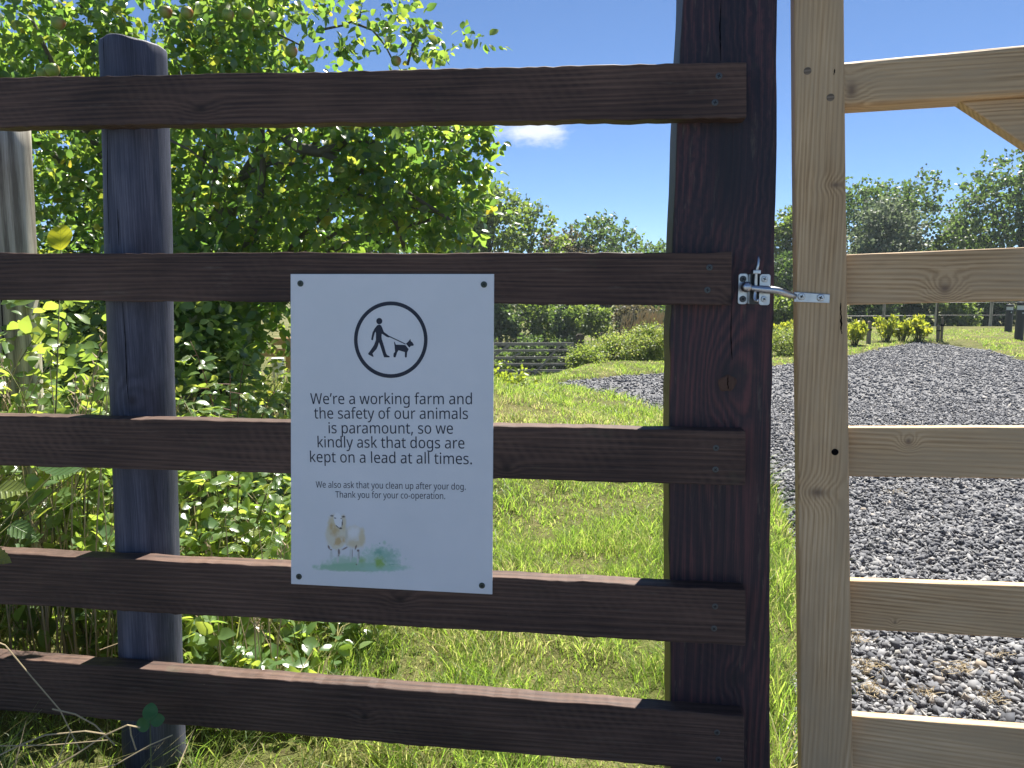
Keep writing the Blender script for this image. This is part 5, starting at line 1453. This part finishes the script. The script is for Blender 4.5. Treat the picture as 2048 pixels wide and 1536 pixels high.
def tree(name, px, top_py, d, hw, kind, label, n=9000, lobes=15, base=None, size=(.13, .24), group='trees along the far edge of the field', air=.25):
    x = (px - 1024) / FPX * d
    z0 = float(ground_z(np.array(x), np.array(d)))
    ztop = px_at(px, top_py, d).z; H = ztop - z0; w = hw / FPX * d
    root = empty(name, (x, d, z0), 0, label, 'tree', group)
    low = .16 * H if base is None else base
    bl = []
    for k in range(lobes):
        t = (k + .5) / lobes
        zz = low + (H - low) * (t ** .9)
        prof_ = math.sin(math.pi * min(1, (t * .82 + .12))) ** .7
        a = k * 2.4 + random.uniform(-.4, .4); rr = w * .62 * prof_ * random.uniform(.5, 1.05)
        s = w * random.uniform(.32, .52) * (.55 + .45 * prof_)
        bl.append((math.cos(a) * rr, math.sin(a) * rr * .8, min(zz, H - s * .75), s, s, s * random.uniform(.65, .85)))
    for k in range(9):                       # small tufts that break the outline
        a = random.uniform(0, 6.28); t = random.uniform(.45, 1.0); s = w * random.uniform(.10, .17)
        bl.append((math.cos(a) * w * .95 * math.sin(math.pi * min(1, t * .82 + .12)) ** .7, math.sin(a) * w * .7, low + (H - low) * t, s, s, s))
    tp, td = blob_points(bl, n // 7, .30)
    keep = rng.random(len(tp)) > air * (vnoise(tp[:, 0] * 1.3 + px, tp[:, 2] * 1.3, 81) > .55)
    tp, td = tp[keep], td[keep]
    td = td * .6 + unit(len(td)) * .7; td /= np.linalg.norm(td, axis=1, keepdims=True)
    P, tip, nr, s = twig_leaves(tp, td, rng.uniform(.2, .55, len(tp)), 7, size)
    P += rng.normal(0, .05, P.shape)
    me = stamp('crown', *LEAF4, frames(tip, nr, s), P, np.clip(rng.beta(2, 2.2, len(P)), 0, 1))
    link_mesh('crown', me, FAR[kind], root)
    mb = MB(); pts = limb(mb, (0, 0, -.2), (random.uniform(-.1, .1) * w, 0, H * .72), .035 * H ** .9 + .05, .03, .02, 9, 9)
    for b in bl[:lobes]:
        t = random.uniform(.25, .6); p = pts[int(t * 8)]
        limb(mb, p, b[:3], .02 * H ** .8, .015, .06, 5, 6)
    mb.build('trunk', M_BARK_DARK, root, smooth=True)
    return root


TG = None
tree('far_tree', 975, 380, 30, 105, 'ash', 'olive green tree with a feathery top directly right of the apple tree', group=TG)
tree('birch_tree', 1068, 412, 32, 66, 'ash', 'thin airy birch with a narrow rounded top beside the olive tree', 5200, 13, air=.6, group=TG)
tree('far_tree', 1130, 468, 37, 65, 'brown', 'low pale brownish tree between the birch and the dark oak', 5000, group=TG)
tree('oak_tree', 1205, 438, 38, 100, 'oak', 'dark spreading oak with ragged top left of the dark gate post', 8000, group=TG)
tree('far_tree', 1310, 488, 44, 70, 'oak', 'small dark tree partly behind the dark gate post', 5000, group=TG)
tree('far_tree', 1575, 424, 36, 62, 'ash', 'bright green tree in the slot between post and gate stile', 6500, group=TG)
tree('oak_tree', 1765, 362, 38, 135, 'oak', 'large domed dark oak behind the gate right of the stile', 13000, 20, group=TG)
tree('willow_tree', 1757, 405, 33, 85, 'willow', 'silvery grey-green willow in front of the domed oak', 8000, 16, group=TG)
tree('far_tree', 1915, 440, 36, 70, 'ash', 'mid green tree low between the two big oaks', 6000, group=TG)
tree('oak_tree', 2050, 305, 32, 165, 'oak', 'tall dark oak at the right rising above the others', 14000, 20, group=TG)
tree('far_tree', 860, 430, 34, 90, 'ash', 'green tree behind the apple tree twigs', 6000, group=TG)


def bushes(rows):
    for (px, py, d, rx, ry, kind, label, n, size, tn) in rows:
        bl = []
        for k in range(5):
            p = px_at(px + random.uniform(-.5, .5) * rx, py + random.uniform(-.35, .35) * ry, d + random.uniform(-.4, .4))
            bl.append((p.x, p.y, p.z, rx / FPX * d * .62, rx / FPX * d * .5, ry / FPX * d * .6))
        zg_ = float(ground_z(np.array(bl[0][0]), np.array(bl[0][1])))
        if d > 20: bl += [(b[0], b[1], max(zg_ + .12, b[2] - (b[2] - zg_) * .75), b[3], b[4], b[5] * .8) for b in bl[:3]]
        shrub('bush', bl, n, size, FAR[kind], label, 'bush', tint=tn, tl=(.05, .25))


bushes([(1010, 640, 28.5, 55, 55, 'oak', 'dark rounded bush behind the left half of the field gate', 3800, (.10, .2), (.2, 1)),
        (1075, 640, 29, 45, 50, 'ash', 'mid green bush behind the middle of the field gate', 3200, (.10, .2), (0, 1)),
        (1125, 650, 27.5, 35, 45, 'oak', 'deep green bush behind the right end of the field gate', 2600, (.10, .2), (.2, 1)),
        (1180, 640, 27, 45, 50, 'ash', 'light olive bush standing right of the field gate', 3400, (.09, .18), (.3, 1)),
        (1265, 642, 26, 50, 32, 'brown', 'rusty brown bush left of the dark gate post', 3400, (.08, .16), (0, 1)),
        (1320, 645, 27, 30, 45, 'oak', 'dark bush hard against the dark gate post outline', 2200, (.1, .2), (0, .8)),
        (940, 640, 30, 60, 60, 'oak', 'dark bush behind the sign edge beyond the field gate', 3000, (.10, .2), (0, 1)),
        (1570, 560, 31, 45, 60, 'oak', 'shaded bush low in the slot beside the stile', 2600, (.1, .2), (0, .8)),
        (1565, 628, 24, 40, 35, 'ash', 'pale lit bush below the latch in the slot', 2200, (.08, .16), (.3, 1)),
        (1730, 600, 28, 70, 48, 'oak', 'dark hedge bush behind the yellow laurels next to the stile', 3600, (.1, .2), (0, .7)),
        (1830, 600, 29, 60, 50, 'oak', 'dark hedge bush behind the tallest yellow laurels', 3400, (.1, .2), (0, .7)),
        (1905, 610, 28, 50, 42, 'ash', 'lighter bush behind the staked sapling', 2600, (.09, .18), (0, 1)),
        (1990, 605, 29, 70, 48, 'oak', 'dark hedge bush behind the bollards', 3600, (.1, .2), (0, .6)),
        (2110, 605, 28, 80, 55, 'oak', 'dark hedge bush right of the bollards', 3000, (.1, .2), (0, .7)),
        (960, 712, 26.6, 50, 40, 'oak', 'dark low bush close behind the sign side of the field gate', 2600, (.08, .16), (.2, 1)),
        (1040, 712, 26.4, 50, 40, 'oak', 'dark low bush close behind the bars of the field gate', 2600, (.08, .16), (.2, 1)),
        (1110, 712, 26.4, 45, 40, 'oak', 'dark low bush close behind the gate end of the bars', 2600, (.08, .16), (.2, 1)),
        (1172, 720, 12.2, 36, 18, 'bed', 'low leafy bush at the lower end of the planted bank', 4200, (.022, .05), (0, .8)),
        (1235, 704, 12.7, 58, 30, 'bed', 'broad pale bush in the middle of the planted bank', 8000, (.022, .05), (0, 1)),
        (1308, 692, 13.2, 55, 38, 'bed', 'bushy mound on the planted bank next to the dark post', 9000, (.022, .05), (0, 1)),
        (1570, 688, 14.5, 40, 28, 'bed', 'green mound of plants in the slot beside the stile', 3600, (.022, .05), (.1, .9)),
        (1012, 772, 7.2, 22, 17, 'laurel', 'small bright green plant in the lawn right of the sign', 420, (.03, .06), (0, .3))])
# dry plume grass on the bank
mb = MB()
for k in range(260):
    p = px_at(random.gauss(1300, 28), 685, 14.2) + Vector((0, random.uniform(-.3, .3), 0)); h = random.uniform(.25, .62)
    t = p + Vector((random.gauss(.08, .12), random.gauss(0, .1), h))
    mb.tube([p, p.lerp(t, .5) + Vector((-.02, 0, .02)), t], [.006, .006, .012], 3, caps=False)
tag(mb.build('plume_grass', STRAW), 'buff dry plume grass on top of the planted bank', 'grass', kind='stuff')

# yellow-green laurels along the verge: leafy upright shoots
def laurel(px, base_py, h_px, w_px, label):
    g0 = px_ground(px, base_py, .05); d = g0.y; h = h_px / FPX * d; w = w_px / FPX * d
    z0 = float(ground_z(np.array(g0.x), np.array(d)))
    root = empty('laurel', (g0.x, d, z0), 0, label, 'laurel')
    tp, td, ln = [], [], []
    mb = MB()
    for k in range(14):
        a = random.uniform(0, 6.28); r_ = w * .5 * math.sqrt(random.random()); hh = h * random.uniform(.6, 1.05) * (1 - .35 * (r_ / (w * .5)) ** 2)
        b0, t0 = Vector((math.cos(a) * r_ * .3, math.sin(a) * r_ * .3, 0)), Vector((math.cos(a) * r_, math.sin(a) * r_, hh))
        mb = MB(); mb.tube([b0, b0.lerp(t0, .5) + Vector((0, 0, .02)), t0], [.010, .008, .004], 5); mb.build('stem', M_STEM, root, smooth=True)
        tp.append((b0.lerp(t0, .35))[:]); dv = (t0 - b0); td.append(dv.normalized()[:]); ln.append(dv.length * .66)
    P, tip, nr, s = twig_leaves(np.array(tp), np.array(td), np.array(ln), 30, (.06, .11), -.35)
    link_mesh('foliage', stamp('foliage', *LEAF4, frames(tip, nr, s), P, rng.uniform(0, 1, len(P))), FAR['laurel'], root)


laurel(1708, 689, 48, 52, 'small yellow laurel touching the gate stile outline')
laurel(1772, 681, 56, 56, 'tallest yellow laurel right of the wooden stake')
laurel(1806, 680, 42, 44, 'short yellow laurel between two taller ones')
laurel(1838, 680, 50, 50, 'yellow laurel nearest the staked sapling')
laurel(1560, 668, 32, 30, 'yellow laurel left side of the slot between post and stile')
laurel(1582, 668, 32, 30, 'yellow laurel right side of the slot between post and stile')

# stakes and sapling
M_STAKE = wood('stake_timber', (.10, .08, .06), (.20, .16, .11), (.30, .25, .18), 'z', ring=200, seed=6)
def stake(px, base_py, top_py, label, w=.03):
    g0 = px_ground(px, base_py, .05); d = g0.y; z0 = float(ground_z(np.array(g0.x), np.array(d))) - .05; h = px_at(px, top_py, d).z - z0
    o = empty('stake', (g0.x, d, z0), 0, label, 'stake')
    mb = MB(); mb.prism([(-w, 0), (w, 0), (w, h - .02), (w * .4, h), (-w * .4, h), (-w, h - .02)], -w, w); mb.build('shaft', M_STAKE, o, bevel=.004)
    mb = MB(); mb.box((-w * 1.15, -w * 1.2, h * .62), (w * 1.15, w * 1.2, h * .70)); mb.build('tie', M_CRACK, o)
stake(1737, 684, 642, 'thick wooden stake between the first two laurels', .035)
stake(1876, 676, 650, 'short dark stake left of the sapling', .028)
stake(1883, 676, 634, 'taller pale stake right beside the short dark one', .022)
g0 = px_ground(1879, 676, .05)
sap = empty('sapling', (g0.x, g0.y + .1, 0.03), 0, 'slim young tree tied between the two stakes', 'sapling')
mb = MB(); limb(mb, (0, 0, -.02), (0, 0, 1.5), .02, .008, .01); mb.build('trunk', M_BARK_DARK, sap, smooth=True)
tp, td = blob_points([(0, 0, 1.35, .42, .4, .35), (-.25, 0, 1.1, .25, .25, .2)], 90, .2)
P, tip, nr, s = twig_leaves(tp, td, rng.uniform(.08, .2, len(tp)), 8, (.06, .1))
link_mesh('crown', stamp('crown', *LEAF4, frames(tip, nr, s), P, rng.uniform(0, 1, len(P))), FAR['ash'], sap)

# bollards
M_BOL = plain('black_bollard_paint', (.016, .018, .022), .45, 0, .5, 8, .3)
M_BOLTOP = plain('pale_bollard_lens', (.62, .65, .66), .35, 0, .5, 20, .2)
for (px, base_py, top_py, label) in ((2037, 683, 603, 'larger black bollard light with pale lens on the right verge'), (2016, 665, 608, 'smaller black bollard light farther along the right verge')):
    g0 = px_ground(px, base_py, .0); d = g0.y; zz = float(ground_z(np.array(g0.x), np.array(d))); h = px_at(px, top_py, d).z - zz
    o = empty('bollard_light', (g0.x, d, zz), 0, label, 'bollard')
    r = .090
    mb = MB(); mb.lathe([(r * 1.02, -.05), (r, 0), (r, h * .78)], 24); mb.build('post', M_BOL, o, smooth=False)
    mb = MB(); mb.lathe([(r * .86, h * .78), (r * .86, h * .90)], 24); mb.build('lens', M_BOLTOP, o)
    mb = MB(); mb.lathe([(r * 1.04, h * .90), (r * 1.04, h * .97), (r * .8, h)], 24); mb.build('cap', M_BOL, o)
    mb = MB(); mb.lathe([(.016, 0), (.016, .006), (.01, .008)], 12, 'y'); k = mb.build('badge', M_BOLTOP, o); k.location = (-.01, -r + .001, h * .70)

# wire stock fence beyond the verge
wf = empty('wire_fence', (10, 27, float(ground_z(np.array(10.), np.array(27.)))), 0, 'wire stock fence on grey posts behind the laurels', 'fence')
W0 = Vector(wf.location); tops = []
for k in range(9):
    x = 9.2 + k * 1.5; y = 26.2 - k * .42; z = float(ground_z(np.array(x), np.array(y)))
    mb = MB(); mb.tube([Vector((x, y, z - .1)) - W0, Vector((x, y, z + 1.25)) - W0], [.05, .048], 8); mb.build('post', M_WEATHERED, wf)
    tops.append(Vector((x, y, z)))
for hgt in (.35, .75, 1.15):
    mb = MB(); mb.tube([p - W0 + Vector((0, -.05, hgt)) for p in tops], 0.004, 4); mb.build('wire', M_BOL, wf)

# grey five-bar field gate down the slope
GD = 25.0
xr, xl = (1148 - 1024) / FPX * GD, (1148 - 1024) / FPX * GD - 3.5
zg = float(ground_z(np.array((xr + xl) / 2), np.array(GD)))
fg = empty('field_gate', ((xl + xr) / 2, GD, zg), R(2), 'old grey five-bar field gate right of the sign beyond the lawn', 'gate')
M_OLD = wood('old_gate_timber', (.12, .12, .11), (.22, .21, .20), (.34, .33, .31), 'x', ring=120, seed=9, rough=.8)
hwid = 1.75; GH = px_at(1070, 685, GD).z - zg
zb = [GH - .05, GH * .78, GH * .58, GH * .40, GH * .22]
for k, z in enumerate(zb):
    mb = MB(); hh = .05 if k == 0 else .038
    mb.box((-hwid, -.02, z - hh), (hwid, .02, z + hh)); mb.build('bar', M_OLD, fg, bevel=.004)
for x in (-hwid, hwid - .08):
    mb = MB(); mb.box((x, -.035, .12), (x + .08, .035, GH - .02)); mb.build('stile', M_OLD, fg, bevel=.004)
for (x0, z0, x1, z1) in ((-hwid + .1, .2, -.35, GH - .08), (.35, .02, 1.3, GH - .1), (-.35, .30, .35, .02), (1.1, .2, 1.55, .05), (-1.0, .2, .0, GH * .72)):
    mb = MB(); d = Vector((x1 - x0, 0, z1 - z0)).normalized(); n_ = Vector((-d.z, 0, d.x)) * .035
    a, b_ = Vector((x0, -.05, z0)), Vector((x1, -.05, z1))
    mb.prism([(a - n_).xz[:], (b_ - n_).xz[:], (b_ + n_).xz[:], (a + n_).xz[:]], -.045, -.018); mb.build('brace', M_OLD, fg, bevel=.003)
for (px, w, label) in ((1160, .13, 'thick dark hanging post at the right end of the field gate'), (1205, .09, 'short dark post in the bushes right of the field gate')):
    x = (px - 1024) / FPX * 25.2; z = float(ground_z(np.array(x), np.array(25.2)))
    o = empty('gate_post', (x, 25.2, z), 0, label, 'post')
    mb = MB(); h = px_at(px, 668 if w > .1 else 665, 25.2).z - z
    mb.prism([(-w, -.1), (w, -.1), (w, h - .05), (w * .5, h), (-w * .5, h), (-w, h - .05)], -w, w); mb.build('shaft', M_BARK_DARK, o, bevel=.01)

# pale timber rail fence and a white tub left of the sign
TD = 7.6
tz = float(ground_z(np.array(-2.2), np.array(TD)))
tf = empty('timber_rail_fence', (-2.35, TD, tz), 0, 'low pale timber fence in the gap left of the sign', 'fence')
T0 = Vector(tf.location)
M_PALE2 = pale('pale_old_rail', 'x', (), 44.0)
for (py0, py1) in ((676, 690), (697, 713)):
    zt_, zb_ = px_at(560, py0, TD).z, px_at(560, py1, TD).z
    mb = MB(); mb.box((-.75, -.02, zb_ - tz), (.95, .02, zt_ - tz)); mb.build('rail', M_PALE2, tf, bevel=.004)
for px in (505, 574, 640):
    x = (px - 1024) / FPX * TD - T0.x
    mb = MB(); mb.box((x - .03, .021, -.05), (x + .03, .08, px_at(560, 674, TD).z - tz)); mb.build('post', M_PALE2, tf, bevel=.004)
td_ = 6.9; p = px_at(556, 745, td_); zz = float(ground_z(np.array(p.x), np.array(td_)))
tub = empty('white_tub', (p.x, td_, zz), 0, 'small white plastic tub on the grass before the pale timber fence', 'tub')
hh = px_at(556, 719, td_).z - zz
mb = MB(); mb.lathe([(.046, -.01), (.052, hh * .9), (.056, hh * .91), (.056, hh), (.050, hh)], 20); mb.build('body', plain('white_tub_plastic', (.7, .74, .76), .4), tub)
mb = MB(); mb.lathe([(.058, hh), (.058, hh + .012), (.05, hh + .016)], 20); mb.build('lid', plain('white_lid_plastic', (.75, .77, .78), .4), tub)

# ------------------------------------------------------------------ thin summer haze
M_HAZE, nt, out = new_mat('summer_haze')
pv = nt.nodes.new('ShaderNodeVolumePrincipled')
pv.inputs['Color'].default_value = (.80, .90, 1, 1); pv.inputs['Density'].default_value = .0007; pv.inputs['Anisotropy'].default_value = .2
nt.links.new(pv.outputs[0], out.inputs['Volume'])
zs = [V[:, 2].min()]
mb = MB(); mb.box((-410, -40, float(zs[0]) - 1.0), (410, 710, 11.5))
tag(mb.build('haze', M_HAZE), 'thin pale summer haze in front of the far trees', 'haze', kind='stuff')
